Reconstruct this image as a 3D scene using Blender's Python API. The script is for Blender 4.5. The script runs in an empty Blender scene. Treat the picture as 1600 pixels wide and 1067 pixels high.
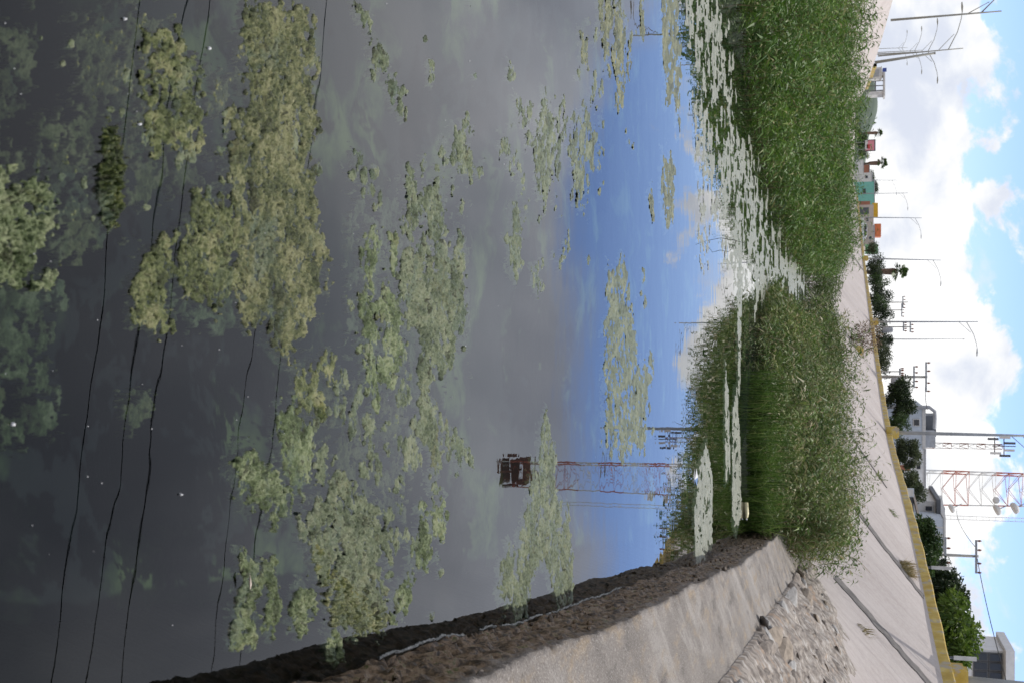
import bpy, math, random
import numpy as np

# ---------------------------------------------------------------- camera, world, sun
F = 1900.0            # focal length in photo pixels (photo is 1600 wide)
TH = math.radians(15.2)
H = 1.6               # eye height above the water
sc = bpy.context.scene
C = sc.collection
cam_d = bpy.data.cameras.new("camera")
cam = bpy.data.objects.new("camera", cam_d)
C.objects.link(cam)
sc.camera = cam
from mathutils import Matrix, Vector
cam.matrix_world = Matrix(((0, -1, 0, 0),
                           (math.sin(TH), 0, -math.cos(TH), 0),
                           (math.cos(TH), 0, math.sin(TH), H),
                           (0, 0, 0, 1)))
cam_d.sensor_fit = 'HORIZONTAL'
cam_d.sensor_width = 36.0
cam_d.lens = F / 1600.0 * 36.0
cam_d.clip_start = 0.05
cam_d.clip_end = 9000.0
cam_d.dof.use_dof = True
cam_d.dof.focus_distance = 8.5
cam_d.dof.aperture_fstop = 7.0

SUN_EL, SUN_AZ = math.radians(64), math.radians(40)      # azimuth from +Y towards +X
world = bpy.data.worlds.new("World")
sc.world = world
world.use_nodes = True
sc.view_settings.view_transform = 'Standard'
sc.view_settings.look = 'None'
sc.view_settings.exposure = 0.0
sc.view_settings.gamma = 1.0
sc.cycles.caustics_reflective = False
sc.cycles.caustics_refractive = False
sc.cycles.max_bounces = 8
sc.cycles.transparent_max_bounces = 12
sc.cycles.use_adaptive_sampling = True
sc.cycles.use_denoising = True


class NT:
    """tiny node-tree helper"""
    def __init__(s, tree):
        s.t = tree
        s.n, s.l = tree.nodes, tree.links

    def node(s, typ, **kw):
        n = s.n.new(typ)
        ins = kw.pop('ins', {})
        for k, v in kw.items():
            setattr(n, k, v)
        for k, v in ins.items():
            s.set(n, k, v)
        return n

    def set(s, n, k, v):
        sock = n.inputs[k]
        if hasattr(v, 'is_output') or isinstance(v, bpy.types.NodeSocket):
            s.l.new(v, sock)
        else:
            sock.default_value = v

    def math(s, op, a, b=0.0, clamp=False):
        n = s.node('ShaderNodeMath', operation=op, use_clamp=clamp)
        s.set(n, 0, a)
        s.set(n, 1, b)
        return n.outputs[0]

    def noise(s, scale, detail=4, rough=.55, vec=None, dist=0.0):
        n = s.node('ShaderNodeTexNoise')
        s.set(n, 'Scale', scale)
        s.set(n, 'Detail', detail)
        s.set(n, 'Roughness', rough)
        s.set(n, 'Distortion', dist)
        if vec is not None:
            s.set(n, 'Vector', vec)
        return n.outputs['Fac']

    def smooth(s, v, a, b):
        n = s.node('ShaderNodeMapRange', interpolation_type='SMOOTHSTEP')
        s.set(n, 'Value', v)
        s.set(n, 'From Min', a)
        s.set(n, 'From Max', b)
        return n.outputs[0]

    def ramp(s, v, stops, interp='LINEAR'):
        n = s.node('ShaderNodeValToRGB')
        n.color_ramp.interpolation = interp
        el = n.color_ramp.elements
        while len(el) < len(stops):
            el.new(.5)
        for e, (p, c) in zip(el, stops):
            e.position = p
            e.color = (*c, 1)
        s.set(n, 0, v)
        return n.outputs[0]

    def mix(s, f, a, b, blend='MIX'):
        n = s.node('ShaderNodeMix', data_type='RGBA', blend_type=blend)
        n.clamp_factor = True
        s.set(n, 0, f)
        s.set(n, 6, a if not isinstance(a, tuple) else (*a, 1))
        s.set(n, 7, b if not isinstance(b, tuple) else (*b, 1))
        return n.outputs[2]

    def scale(s, v, sc3):
        n = s.node('ShaderNodeVectorMath', operation='MULTIPLY')
        s.set(n, 0, v)
        n.inputs[1].default_value = sc3
        return n.outputs[0]


def build_world():
    t = NT(world.node_tree)
    world.node_tree.nodes.clear()
    out = t.node('ShaderNodeOutputWorld')
    bg = t.node('ShaderNodeBackground', ins={'Strength': 0.1})
    t.l.new(bg.outputs[0], out.inputs[0])
    sky = t.node('ShaderNodeTexSky', sky_type='NISHITA', sun_disc=False, sun_elevation=SUN_EL,
                 sun_rotation=SUN_AZ, air_density=1.0, dust_density=0.0, ozone_density=3.0)
    tc = t.node('ShaderNodeTexCoord')
    d = tc.outputs['Generated']
    z = t.node('ShaderNodeSeparateXYZ', ins={0: d}).outputs[2]
    # low bank of cumulus along the horizon
    dv = t.scale(d, (1, 1, 1.35))
    billow = t.noise(12, 10, .58, dv, .25)
    broad = t.noise(3.1, 2, .5, t.scale(d, (1, 1, .3)))
    top = t.math('MULTIPLY_ADD', broad, .11)
    top.node.inputs[2].default_value = .058
    f1 = t.math('DIVIDE', t.math('SUBTRACT', top, z), .034)
    f1 = t.math('ADD', f1, t.math('MULTIPLY', t.math('SUBTRACT', billow, .5), 5.4))
    m1 = t.smooth(f1, -.16, .20)
    # wisps in the blue gap
    wis = t.noise(7, 6, .6, t.scale(d, (1, 1, 2.5)), .6)
    m3 = t.math('MULTIPLY', t.smooth(wis, .60, .76), .55)
    # broken high deck above about eleven degrees, over the whole sky
    dk = t.noise(3.0, 7, .55, d, .4)
    f2 = t.math('DIVIDE', t.math('SUBTRACT', z, .186), .035)
    f2 = t.math('MINIMUM', f2, 2.2)
    f2 = t.math('ADD', f2, t.math('MULTIPLY', t.math('SUBTRACT', dk, .5), 5.0))
    m2 = t.math('MULTIPLY', t.smooth(f2, -.5, .9), .93)
    # cloud shading
    sh = t.noise(17, 6, .55, dv, .2)
    sh2 = t.noise(5, 3, .5, dv)
    shade = t.math('ADD', t.math('MULTIPLY', sh, .55), t.math('MULTIPLY', sh2, .45))
    c1 = t.ramp(t.smooth(shade, .38, .60), [(0, (.74, .79, .91)), (.35, (.90, .93, .99)), (.7, (1.03, 1.03, 1.04)), (1, (1.18, 1.18, 1.18))])
    dsh = t.noise(2.2, 5, .55, d, .3)
    c2 = t.ramp(t.smooth(dsh, .33, .68), [(0, (.62, .65, .73)), (.5, (1.02, 1.05, 1.12)), (1, (1.5, 1.5, 1.54))])
    c2 = t.mix(t.smooth(z, .26, .62), c2, t.mix(1.0, c2, (.62, .64, .68), 'MULTIPLY'))

    def up(c):
        n = t.node('ShaderNodeVectorMath', operation='SCALE')
        t.set(n, 0, c)
        n.inputs[3].default_value = 10.0
        return n.outputs[0]
    base = t.mix(1.0, sky.outputs[0], (1.36, 1.39, 1.85), 'MULTIPLY')
    col = t.mix(m3, base, (9.0, 9.2, 9.8))
    col = t.mix(m2, col, up(c2))
    col = t.mix(m1, col, up(c1))
    t.l.new(col, bg.inputs[0])


build_world()
sun_d = bpy.data.lights.new("sun", 'SUN')
sun_d.energy = 4.2
sun_d.angle = math.radians(0.9)
sun_d.color = (1.0, .95, .88)
sun = bpy.data.objects.new("sun", sun_d)
C.objects.link(sun)
sdir = Vector((math.sin(SUN_AZ) * math.cos(SUN_EL), math.cos(SUN_AZ) * math.cos(SUN_EL), math.sin(SUN_EL)))
sun.rotation_euler = sdir.to_track_quat('Z', 'Y').to_euler()
sun.location = sdir * 60

# ---------------------------------------------------------------- photo pixel -> place
def ray(x, y):
    r, u = (y - 533.5) / F, (x - 800) / F
    return np.array([r, math.cos(TH) + u * math.sin(TH), -math.sin(TH) + u * math.cos(TH)])


def on_z(x, y, z=0.0):            # where the pixel's ray meets the level z
    d = ray(x, y)
    return np.array([0, 0, H]) + (z - H) / d[2] * d


def on_y(x, y, Y):                # where it meets the vertical plane at distance Y
    d = ray(x, y)
    return np.array([0, 0, H]) + Y / d[1] * d


def x_at(y, Y, z=3.87):           # X of pixel row y at distance Y and height z
    return (y - 533.5) / F * (Y * math.cos(TH) - (z - H) * math.sin(TH))


def px_size(n, Y):                # metres that n pixels span at distance Y
    return n / F * Y * math.cos(TH)


# ---------------------------------------------------------------- noise
def _h(ix, iy, iz, seed):
    v = (ix.astype(np.int64) * 374761393 + iy.astype(np.int64) * 668265263 + iz.astype(np.int64) * 2147483647 + seed * 974634777) & 0xFFFFFFFF
    v = ((v ^ (v >> 13)) * 1274126177) & 0xFFFFFFFF
    v = ((v ^ (v >> 16)) * 2246822519) & 0xFFFFFFFF
    return ((v ^ (v >> 15)) & 0xFFFFFF) / float(0xFFFFFF)


def vnoise(x, y, seed=0):
    ix, iy = np.floor(x), np.floor(y)
    fx, fy = x - ix, y - iy
    fx, fy = fx * fx * (3 - 2 * fx), fy * fy * (3 - 2 * fy)
    z = np.zeros_like(ix)
    a, b = _h(ix, iy, z, seed), _h(ix + 1, iy, z, seed)
    c, d = _h(ix, iy + 1, z, seed), _h(ix + 1, iy + 1, z, seed)
    return (a * (1 - fx) + b * fx) * (1 - fy) + (c * (1 - fx) + d * fx) * fy


def fbm(x, y, octv=4, seed=0, gain=.5):
    s = np.zeros_like(x)
    a, t = 1.0, 0.0
    for o in range(octv):
        s += a * vnoise(x * 2 ** o + 17.3 * o, y * 2 ** o - 9.1 * o, seed + o)
        t += a
        a *= gain
    return s / t


# ---------------------------------------------------------------- objects
def tag(o, label=None, cat=None, group=None, kind=None):
    if label:
        o["label"] = label
    if cat:
        o["category"] = cat
    if group:
        o["group"] = group
    if kind:
        o["kind"] = kind
    return o


def link(name, me, parent=None, loc=None):
    o = bpy.data.objects.new(name, me)
    C.objects.link(o)
    if parent is not None:
        o.parent = parent
    if loc is not None:
        o.location = loc
    return o


def empty(name, loc=(0, 0, 0), rz=0.0):
    o = bpy.data.objects.new(name, None)
    o.empty_display_size = .3
    C.objects.link(o)
    o.location = loc
    o.rotation_euler = (0, 0, rz)
    return o


def np_mesh(name, V, Q, mat=None, smooth=True):
    """mesh out of numpy arrays: V (n,3), Q (m,3 or 4)"""
    V = np.ascontiguousarray(V, dtype=np.float32)
    Q = np.ascontiguousarray(Q, dtype=np.int32)
    k = Q.shape[1]
    me = bpy.data.meshes.new(name)
    me.vertices.add(len(V))
    me.vertices.foreach_set('co', V.ravel())
    me.loops.add(Q.size)
    me.loops.foreach_set('vertex_index', Q.ravel())
    me.polygons.add(len(Q))
    me.polygons.foreach_set('loop_start', np.arange(0, Q.size, k, dtype=np.int32))
    me.polygons.foreach_set('loop_total', np.full(len(Q), k, dtype=np.int32))
    me.polygons.foreach_set('use_smooth', np.full(len(Q), smooth, dtype=bool))
    me.update(calc_edges=True)
    me.validate()
    if mat:
        me.materials.append(mat)
    return me


class MB:
    """collects boxes, bars, tubes and rings; build() links them as one mesh object"""
    def __init__(s):
        s.v, s.f = [], []

    def add(s, vs, fs):
        b = len(s.v)
        s.v += [tuple(map(float, v)) for v in vs]
        s.f += [tuple(b + i for i in f) for f in fs]
        return s

    def box(s, c, size, rz=0.0):
        x, y, z = size[0] / 2, size[1] / 2, size[2] / 2
        ca, sa = math.cos(rz), math.sin(rz)
        vs = []
        for dz in (-z, z):
            for dx, dy in ((-x, -y), (x, -y), (x, y), (-x, y)):
                vs.append((c[0] + dx * ca - dy * sa, c[1] + dx * sa + dy * ca, c[2] + dz))
        return s.add(vs, [(3, 2, 1, 0), (4, 5, 6, 7), (0, 1, 5, 4), (1, 2, 6, 5), (2, 3, 7, 6), (3, 0, 4, 7)])

    def tube(s, pts, rad, n=8, cap=True):
        pts = [Vector(p) for p in pts]
        if not hasattr(rad, '__len__'):
            rad = [rad] * len(pts)
        b = len(s.v)
        ref = None
        for i, p in enumerate(pts):
            d = (pts[min(i + 1, len(pts) - 1)] - pts[max(i - 1, 0)]).normalized()
            if ref is None:
                ref = Vector((1, 0, 0)) if abs(d.x) < .8 else Vector((0, 1, 0))
            a = (ref - d * ref.dot(d)).normalized()
            ref = a
            c = d.cross(a)
            for k in range(n):
                t = 2 * math.pi * k / n
                s.v.append(tuple(p + (a * math.cos(t) + c * math.sin(t)) * rad[i]))
        for i in range(len(pts) - 1):
            for k in range(n):
                k2 = (k + 1) % n
                s.f.append((b + i * n + k, b + i * n + k2, b + (i + 1) * n + k2, b + (i + 1) * n + k))
        if cap:
            s.f.append(tuple(b + k for k in reversed(range(n))))
            e = b + (len(pts) - 1) * n
            s.f.append(tuple(e + k for k in range(n)))
        return s

    def prism(s, outline, z0, z1):
        n = len(outline)
        vs = [(x, y, z0) for x, y in outline] + [(x, y, z1) for x, y in outline]
        fs = [tuple(reversed(range(n))), tuple(range(n, 2 * n))]
        fs += [(i, (i + 1) % n, n + (i + 1) % n, n + i) for i in range(n)]
        return s.add(vs, fs)

    def mesh(s, name, mat, smooth=False):
        me = bpy.data.meshes.new(name)
        me.from_pydata(s.v, [], s.f)
        if smooth:
            me.polygons.foreach_set('use_smooth', [True] * len(me.polygons))
        me.update()
        if mat:
            me.materials.append(mat)
        return me

    def build(s, name, mat, parent=None, smooth=False, loc=None):
        return link(name, s.mesh(name, mat, smooth), parent, loc)


def grid_faces(nu, nv, close_u=False):
    i = np.arange(nu if close_u else nu - 1)
    j = np.arange(nv - 1)
    I, J = np.meshgrid(i, j, indexing='ij')
    I2 = (I + 1) % nu
    return np.stack([I * nv + J, I2 * nv + J, I2 * nv + J + 1, I * nv + J + 1], -1).reshape(-1, 4)


# ---------------------------------------------------------------- materials
MATS = {}


def material(name):
    m = bpy.data.materials.new(name)
    m.use_nodes = True
    t = NT(m.node_tree)
    p = m.node_tree.nodes['Principled BSDF']
    MATS[name] = m
    return m, t, p


def noisy(name, stops, scale=4.0, detail=6, rough=.85, bump=0.0, bscale=None, spec=.3, stretch=None, lo=.3, hi=.7, spots=None, metal=0.0):
    m, t, p = material(name)
    g = t.node('ShaderNodeNewGeometry')
    v = g.outputs['Position']
    if stretch:
        v = t.scale(v, stretch)
    n = t.smooth(t.noise(scale, detail, .6, v), lo, hi)
    col = t.ramp(n, stops)
    if spots:
        sscale, a, b, c = spots
        col = t.mix(t.smooth(t.noise(sscale, 5, .6, v), a, b), col, c)
    t.set(p, 'Base Color', col)
    t.set(p, 'Roughness', rough)
    t.set(p, 'Specular IOR Level', spec)
    t.set(p, 'Metallic', metal)
    if bump:
        b = t.node('ShaderNodeBump')
        t.set(b, 'Strength', bump)
        t.set(b, 'Distance', .02)
        t.set(b, 'Height', t.noise(bscale or scale * 6, 5, .6, v))
        t.l.new(b.outputs[0], p.inputs['Normal'])
    return m


def flat(name, c, rough=.6, spec=.4, metal=0.0, var=.12, scale=3.0):
    d = tuple(max(0, x * (1 - var)) for x in c)
    e = tuple(min(1, x * (1 + var)) for x in c)
    return noisy(name, [(0, d), (1, e)], scale, 4, rough, 0, spec=spec, metal=metal)


# bank: pale render, streaked and blotched
def bank_material():
    m, t, p = material('bank_render')
    g = t.node('ShaderNodeNewGeometry')
    v = g.outputs['Position']
    big = t.smooth(t.noise(.35, 4, .6, v), .3, .7)
    fine = t.smooth(t.noise(9, 7, .65, v), .3, .7)
    str_ = t.smooth(t.noise(1.6, 5, .6, t.scale(v, (.35, 2.2, .35))), .42, .75)
    c = t.ramp(big, [(0, (.37, .325, .305)), (1, (.45, .405, .385))])
    c = t.mix(t.math('MULTIPLY', fine, .5), c, (.50, .465, .445))
    c = t.mix(t.math('MULTIPLY', str_, .40), c, (.30, .26, .24))
    crk = t.smooth(t.noise(.9, 7, .75, t.scale(v, (.6, 2.0, .6)), 1.2), .56, .64)
    c = t.mix(t.math('MULTIPLY', crk, .35), c, (.25, .225, .215))
    sp = t.smooth(t.noise(38, 4, .6, v), .60, .70)
    c = t.mix(t.math('MULTIPLY', sp, .5), c, (.17, .14, .12))
    t.set(p, 'Base Color', c)
    t.set(p, 'Roughness', .92)
    t.set(p, 'Specular IOR Level', .2)
    b = t.node('ShaderNodeBump', ins={'Strength': .5, 'Distance': .03})
    t.set(b, 'Height', t.noise(14, 6, .65, v))
    t.l.new(b.outputs[0], p.inputs['Normal'])
    return m


def apron_material():
    m, t, p = material('apron_concrete')
    g = t.node('ShaderNodeNewGeometry')
    v = g.outputs['Position']
    along = t.scale(v, (3.0, .6, 3.0))
    big = t.smooth(t.noise(.9, 5, .6, v), .32, .68)
    grit = t.noise(95, 5, .7, v)
    c = t.ramp(big, [(0, (.145, .130, .118)), (.5, (.200, .180, .163)), (1, (.250, .232, .215))])
    c = t.mix(t.smooth(t.noise(3.2, 5, .6, along), .50, .70), c, (.24, .19, .135))
    c = t.mix(t.smooth(t.noise(2.1, 6, .65, along), .50, .68), c, (.105, .094, .086))
    c = t.mix(t.math('MULTIPLY', t.smooth(t.noise(1.3, 7, .7, t.scale(v, (1, 1, -1))), .52, .66), .7), c, (.30, .28, .26))
    c = t.mix(t.math('MULTIPLY', t.smooth(grit, .52, .66), .7), c, (.40, .375, .35))
    c = t.mix(t.math('MULTIPLY', t.smooth(grit, .46, .33), .8), c, (.085, .072, .062))
    # damp, mossy foot at the waterline (wet up to about a third of a metre)
    z = t.node('ShaderNodeSeparateXYZ', ins={0: v}).outputs[2]
    zz = t.math('ADD', z, t.math('MULTIPLY', t.math('SUBTRACT', t.noise(9, 6, .7, v), .5), .26))
    wet = t.smooth(zz, .42, .32)
    moss = t.ramp(t.smooth(t.noise(17, 6, .7, v), .33, .67), [(0, (.022, .016, .010)), (.35, (.080, .055, .034)), (.6, (.165, .115, .072)), (.82, (.24, .175, .12)), (1, (.065, .075, .020))])
    c = t.mix(wet, c, moss)
    sub = t.smooth(z, .015, -.05)
    c = t.mix(sub, c, t.ramp(t.noise(6, 5, .6, v), [(.3, (.004, .006, .002)), (.55, (.012, .016, .005)), (.75, (.035, .030, .008))]))
    t.set(p, 'Base Color', c)
    t.set(p, 'Roughness', t.math('SUBTRACT', .93, t.math('MULTIPLY', wet, .35)))
    t.set(p, 'Specular IOR Level', .3)
    h = t.math('ADD', t.math('MULTIPLY', grit, .6), t.noise(30, 6, .65, v))
    b = t.node('ShaderNodeBump', ins={'Strength': .75, 'Distance': .012})
    t.set(b, 'Height', h)
    t.l.new(b.outputs[0], p.inputs['Normal'])
    return m


def algae_material(name, stops, rough=.42):
    g_ = {'algae_pale': 1.0, 'algae_grey': .82, 'algae_log': .95, 'algae_tan': .92}.get(name, 1.08)
    stops = [(p_, tuple(x * g_ for x in c_)) for p_, c_ in stops]
    m, t, p = material(name)
    g = t.node('ShaderNodeNewGeometry')
    v = g.outputs['Position']
    n1 = t.noise(6, 6, .65, v, .8)
    n2 = t.noise(48, 6, .68, v, .6)
    n3 = t.noise(120, 3, .6, v)
    f = t.math('ADD', t.math('MULTIPLY', n1, .50), t.math('ADD', t.math('MULTIPLY', n2, .40), t.math('MULTIPLY', n3, .10)))
    c = t.ramp(t.smooth(f, .40, .60), stops)
    teal = t.smooth(t.noise(4.2, 5, .62, v, 1.0), .54, .66)
    c = t.mix(t.math('MULTIPLY', teal, .55), c, (.085, .118, .085))
    tan = t.smooth(t.noise(5.6, 5, .62, t.scale(v, (1, 1, -1)), 1.2), .57, .70)
    c = t.mix(t.math('MULTIPLY', tan, .45), c, (.155, .145, .065))
    dark = t.smooth(t.noise(17, 6, .66, v, 1.4), .555, .64)
    c = t.mix(t.math('MULTIPLY', dark, .9), c, (.022, .026, .008))
    fib = t.noise(70, 4, .7, t.scale(v, (1.0, 4.0, 1.0)), 1.5)
    c = t.mix(t.math('MULTIPLY', t.smooth(fib, .62, .76), .35), c, (.24, .24, .17))
    # what lies under the surface is duller and darker with silt
    t.set(p, 'Base Color', c)
    t.set(p, 'Roughness', rough)
    t.set(p, 'Specular IOR Level', .3)
    b = t.node('ShaderNodeBump', ins={'Strength': .65, 'Distance': .02})
    t.set(b, 'Height', t.math('ADD', n2, t.math('MULTIPLY', t.math('ADD', n3, fib), .5)))
    t.l.new(b.outputs[0], p.inputs['Normal'])
    return m


def water_material():
    m, t, p = material('pond_water')
    m.node_tree.nodes.remove(p)
    out = [n for n in m.node_tree.nodes if n.type == 'OUTPUT_MATERIAL'][0]
    g = t.node('ShaderNodeNewGeometry')
    v = g.outputs['Position']
    r1 = t.noise(2.6, 1, .4, t.scale(v, (1, 1.5, 1)), .2)
    r2 = t.noise(9, 1, .4, t.scale(v, (1, 1.3, 1)))
    calm = t.smooth(t.noise(.28, 3, .5, v), .42, .66)
    hgt = t.math('ADD', r1, t.math('MULTIPLY', r2, t.math('MULTIPLY', calm, .25)))
    b = t.node('ShaderNodeBump', ins={'Strength': .012, 'Distance': .05})
    t.set(b, 'Height', hgt)
    fr = t.node('ShaderNodeFresnel', ins={'IOR': 1.36})
    t.l.new(b.outputs[0], fr.inputs['Normal'])
    gl = t.node('ShaderNodeBsdfGlossy', ins={'Roughness': 0.0, 'Color': (1, 1, 1, 1)})
    t.l.new(b.outputs[0], gl.inputs['Normal'])
    tr = t.node('ShaderNodeBsdfTransparent', ins={'Color': (.50, .57, .57, 1)})
    mx = t.node('ShaderNodeMixShader')
    t.l.new(fr.outputs[0], mx.inputs[0])
    t.l.new(tr.outputs[0], mx.inputs[1])
    t.l.new(gl.outputs[0], mx.inputs[2])
    t.l.new(mx.outputs[0], out.inputs['Surface'])
    return m


def leaf_material(name, stops, trans=.3, rough=.5):
    if name.startswith('weed'):
        stops = [(p_, tuple(x * 1.18 for x in c_)) for p_, c_ in stops]
    m, t, p = material(name)
    out = [n for n in m.node_tree.nodes if n.type == 'OUTPUT_MATERIAL'][0]
    g = t.node('ShaderNodeNewGeometry')
    c = t.ramp(g.outputs['Random Per Island'], stops)
    big = t.smooth(t.noise(.9, 3, .5, g.outputs['Position']), .35, .65)
    c = t.mix(t.math('MULTIPLY', big, .30), c, stops[len(stops) // 2][1])
    patch = t.smooth(t.noise(.95, 4, .6, g.outputs['Position']), .42, .62)
    c = t.mix(t.math('MULTIPLY', patch, .75), c, t.mix(1.0, c, (.42, .52, .48), 'MULTIPLY'))
    yel = t.smooth(t.noise(.8, 4, .6, t.scale(g.outputs['Position'], (1, 1, -1))), .52, .68)
    c = t.mix(t.math('MULTIPLY', yel, .5), c, t.mix(1.0, c, (1.35, 1.25, 1.05), 'MULTIPLY'))
    t.set(p, 'Base Color', c)
    t.set(p, 'Roughness', rough)
    t.set(p, 'Specular IOR Level', .35)
    tl = t.node('ShaderNodeBsdfTranslucent')
    t.l.new(c, tl.inputs[0])
    mx = t.node('ShaderNodeMixShader', ins={0: trans})
    t.l.new(p.outputs[0], mx.inputs[1])
    t.l.new(tl.outputs[0], mx.inputs[2])
    t.l.new(mx.outputs[0], out.inputs['Surface'])
    return m


M = {}
M['bank'] = bank_material()
M['apron'] = apron_material()
M['water'] = water_material()
M['algae_yellow'] = algae_material('algae_yellow', [(0, (.030, .040, .012)), (.35, (.072, .088, .030)), (.65, (.122, .138, .055)), (1, (.20, .20, .10))])
M['algae_tan'] = algae_material('algae_tan', [(0, (.030, .040, .014)), (.35, (.078, .092, .036)), (.65, (.135, .145, .062)), (1, (.225, .225, .115))])
M['algae_green'] = algae_material('algae_green', [(0, (.028, .042, .012)), (.35, (.070, .096, .038)), (.65, (.118, .148, .068)), (1, (.20, .225, .125))])
M['algae_grey'] = algae_material('algae_grey', [(0, (.052, .072, .034)), (.35, (.108, .135, .072)), (.65, (.155, .185, .104)), (1, (.225, .245, .150))])
M['algae_pale'] = algae_material('algae_pale', [(0, (.15, .16, .12)), (.4, (.20, .21, .165)), (.7, (.235, .245, .195)), (1, (.28, .285, .23))])
M['algae_log'] = algae_material('algae_log', [(0, (.018, .030, .006)), (.4, (.055, .075, .015)), (.7, (.105, .120, .030)), (1, (.18, .18, .06))])
M['bed'] = noisy('pond_silt', [(0, (.004, .007, .011)), (.45, (.008, .013, .014)), (.70, (.045, .070, .032)), (1, (.13, .17, .065))], 1.5, 5, .95, .2, 20, lo=.36, hi=.70)
M['bed_algae'] = noisy('sunken_algae', [(0, (.030, .042, .018)), (.5, (.075, .10, .035)), (1, (.15, .16, .06))], 8, 6, .9, .6, 40)
M['ground'] = noisy('dusty_ground', [(0, (.27, .23, .19)), (.5, (.33, .29, .25)), (1, (.40, .36, .32))], .12, 7, .95, .3, 3)
M['asphalt'] = noisy('asphalt', [(0, (.045, .045, .047)), (1, (.075, .073, .07))], 1.2, 7, .9, .3, 60)
M['yellow'] = noisy('yellow_paint', [(0, (.40, .27, .05)), (.6, (.50, .36, .085)), (1, (.56, .45, .18))], 2.2, 7, .7, .2, 12, spots=(2.6, .52, .62, (.38, .33, .25)))
M['rubble'] = noisy('rubble_mortar', [(0, (.13, .11, .095)), (.4, (.245, .215, .19)), (.75, (.33, .295, .26)), (1, (.45, .42, .39))], 7, 8, .95, .9, 40, spots=(3.0, .56, .68, (.32, .24, .18)))
M['dark_strip'] = noisy('bank_strip_dark', [(0, (.10, .092, .088)), (1, (.19, .175, .165))], 4, 6, .9, .3, 20)
ST = [M.setdefault('stone%d' % i, noisy('field_stone_%d' % i, s, 9, 7, .9, .7, 55)) for i, s in enumerate([
    [(0, (.22, .21, .20)), (1, (.42, .41, .395))], [(0, (.15, .128, .11)), (1, (.31, .27, .235))],
    [(0, (.20, .165, .13)), (1, (.34, .285, .23))]])]
M['wet_stone'] = noisy('wet_mossy_stone', [(0, (.012, .010, .007)), (.4, (.035, .027, .017)), (.75, (.085, .060, .036)), (1, (.055, .060, .022))], 11, 6, .6, .8, 60)
M['foam'] = noisy('scum_foam', [(0, (.22, .23, .22)), (1, (.46, .47, .46))], 40, 5, .8, .5, 200)
LEAF = [(0, (.034, .072, .012)), (.25, (.050, .102, .016)), (.5, (.082, .150, .026)), (.70, (.135, .195, .050)), (.79, (.22, .225, .10)), (.86, (.36, .31, .19)), (.92, (.30, .25, .15)), (1, (.15, .20, .06))]
M['leaf'] = leaf_material('weed_leaf', LEAF)
M['leaf_left'] = leaf_material('weed_leaf_dark', [(0, (.026, .064, .009)), (.3, (.052, .115, .016)), (.6, (.085, .168, .026)), (.84, (.120, .200, .036)), (.91, (.21, .22, .08)), (.95, (.32, .27, .16)), (1, (.13, .20, .04))])
M['leaf_far'] = leaf_material('weed_leaf_far', [(0, (.035, .062, .014)), (.5, (.070, .110, .028)), (1, (.13, .165, .055))])
M['grass'] = leaf_material('bright_grass', [(0, (.035, .075, .012)), (.4, (.065, .125, .022)), (.8, (.11, .18, .042)), (1, (.20, .21, .09))], .35)
M['stem'] = noisy('weed_stem', [(0, (.10, .11, .035)), (.5, (.16, .14, .06)), (1, (.20, .13, .07))], 5, 3, .8)
M['dark_stem'] = noisy('wet_dead_stem', [(0, (.018, .014, .010)), (1, (.05, .04, .028))], 9, 3, .7)
M['dry'] = leaf_material('dry_grass', [(0, (.22, .16, .08)), (.5, (.33, .26, .14)), (1, (.17, .15, .06))])
M['brown_bush'] = leaf_material('brown_bush', [(0, (.14, .09, .055)), (.6, (.23, .15, .10)), (1, (.12, .11, .05))])
M['tree_dark'] = leaf_material('tree_leaf_dark', [(0, (.010, .020, .008)), (.5, (.022, .040, .014)), (.85, (.045, .070, .022)), (1, (.07, .10, .035))], .2)
M['tree_mid'] = leaf_material('tree_leaf_mid', [(0, (.022, .045, .012)), (.5, (.045, .085, .020)), (1, (.085, .14, .034))], .28)
M['tree_lime'] = leaf_material('tree_leaf_lime', [(0, (.040, .075, .008)), (.5, (.085, .145, .018)), (1, (.15, .21, .040))], .35)
M['tree_olive'] = leaf_material('tree_leaf_olive', [(0, (.030, .042, .018)), (.5, (.060, .080, .034)), (1, (.10, .12, .055))], .25)
M['bark'] = noisy('bark', [(0, (.055, .042, .032)), (1, (.15, .12, .095))], 6, 6, .95, .6, 25)
M['palm_skirt'] = noisy('palm_skirt', [(0, (.10, .065, .045)), (1, (.22, .15, .11))], 7, 5, .95, .6, 20)
M['steel'] = flat('galvanised_steel', (.27, .285, .30), .55, .4, .3)
M['pole_grey'] = flat('painted_pole_grey', (.30, .32, .345), .55)
M['pole_olive'] = flat('weathered_pole', (.27, .265, .23), .8)
M['concrete_pole'] = flat('concrete_pole', (.34, .33, .30), .9)
M['cable'] = flat('cable_black', (.012, .012, .013), .6)
M['tower_red'] = flat('tower_red', (.42, .12, .075), .6)
M['tower_white'] = flat('tower_white', (.62, .62, .60), .6)
M['rust'] = flat('red_oxide', (.17, .06, .035), .8)
M['white'] = flat('white_wall', (.66, .67, .68), .85, var=.07)
M['offwhite'] = flat('offwhite_wall', (.56, .55, .53), .85, var=.1)
M['bluegrey'] = flat('blue_grey_wall', (.47, .52, .58), .85, var=.06)
M['grey'] = flat('grey_wall', (.33, .335, .35), .85)
M['darkgrey'] = flat('dark_grey', (.085, .09, .10), .6)
M['teal'] = flat('teal_wall', (.16, .40, .33), .85, var=.08)
M['beige'] = flat('beige_wall', (.47, .405, .345), .88, var=.08)
M['mustard'] = flat('mustard_wall', (.58, .34, .03), .8)
M['orange'] = flat('orange_sheet', (.52, .15, .055), .7)
M['green_sign'] = flat('green_board', (.22, .46, .22), .7)
M['pink'] = flat('pink_poster', (.60, .22, .25), .6)
M['red'] = flat('red_poster', (.45, .05, .05), .6)
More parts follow.
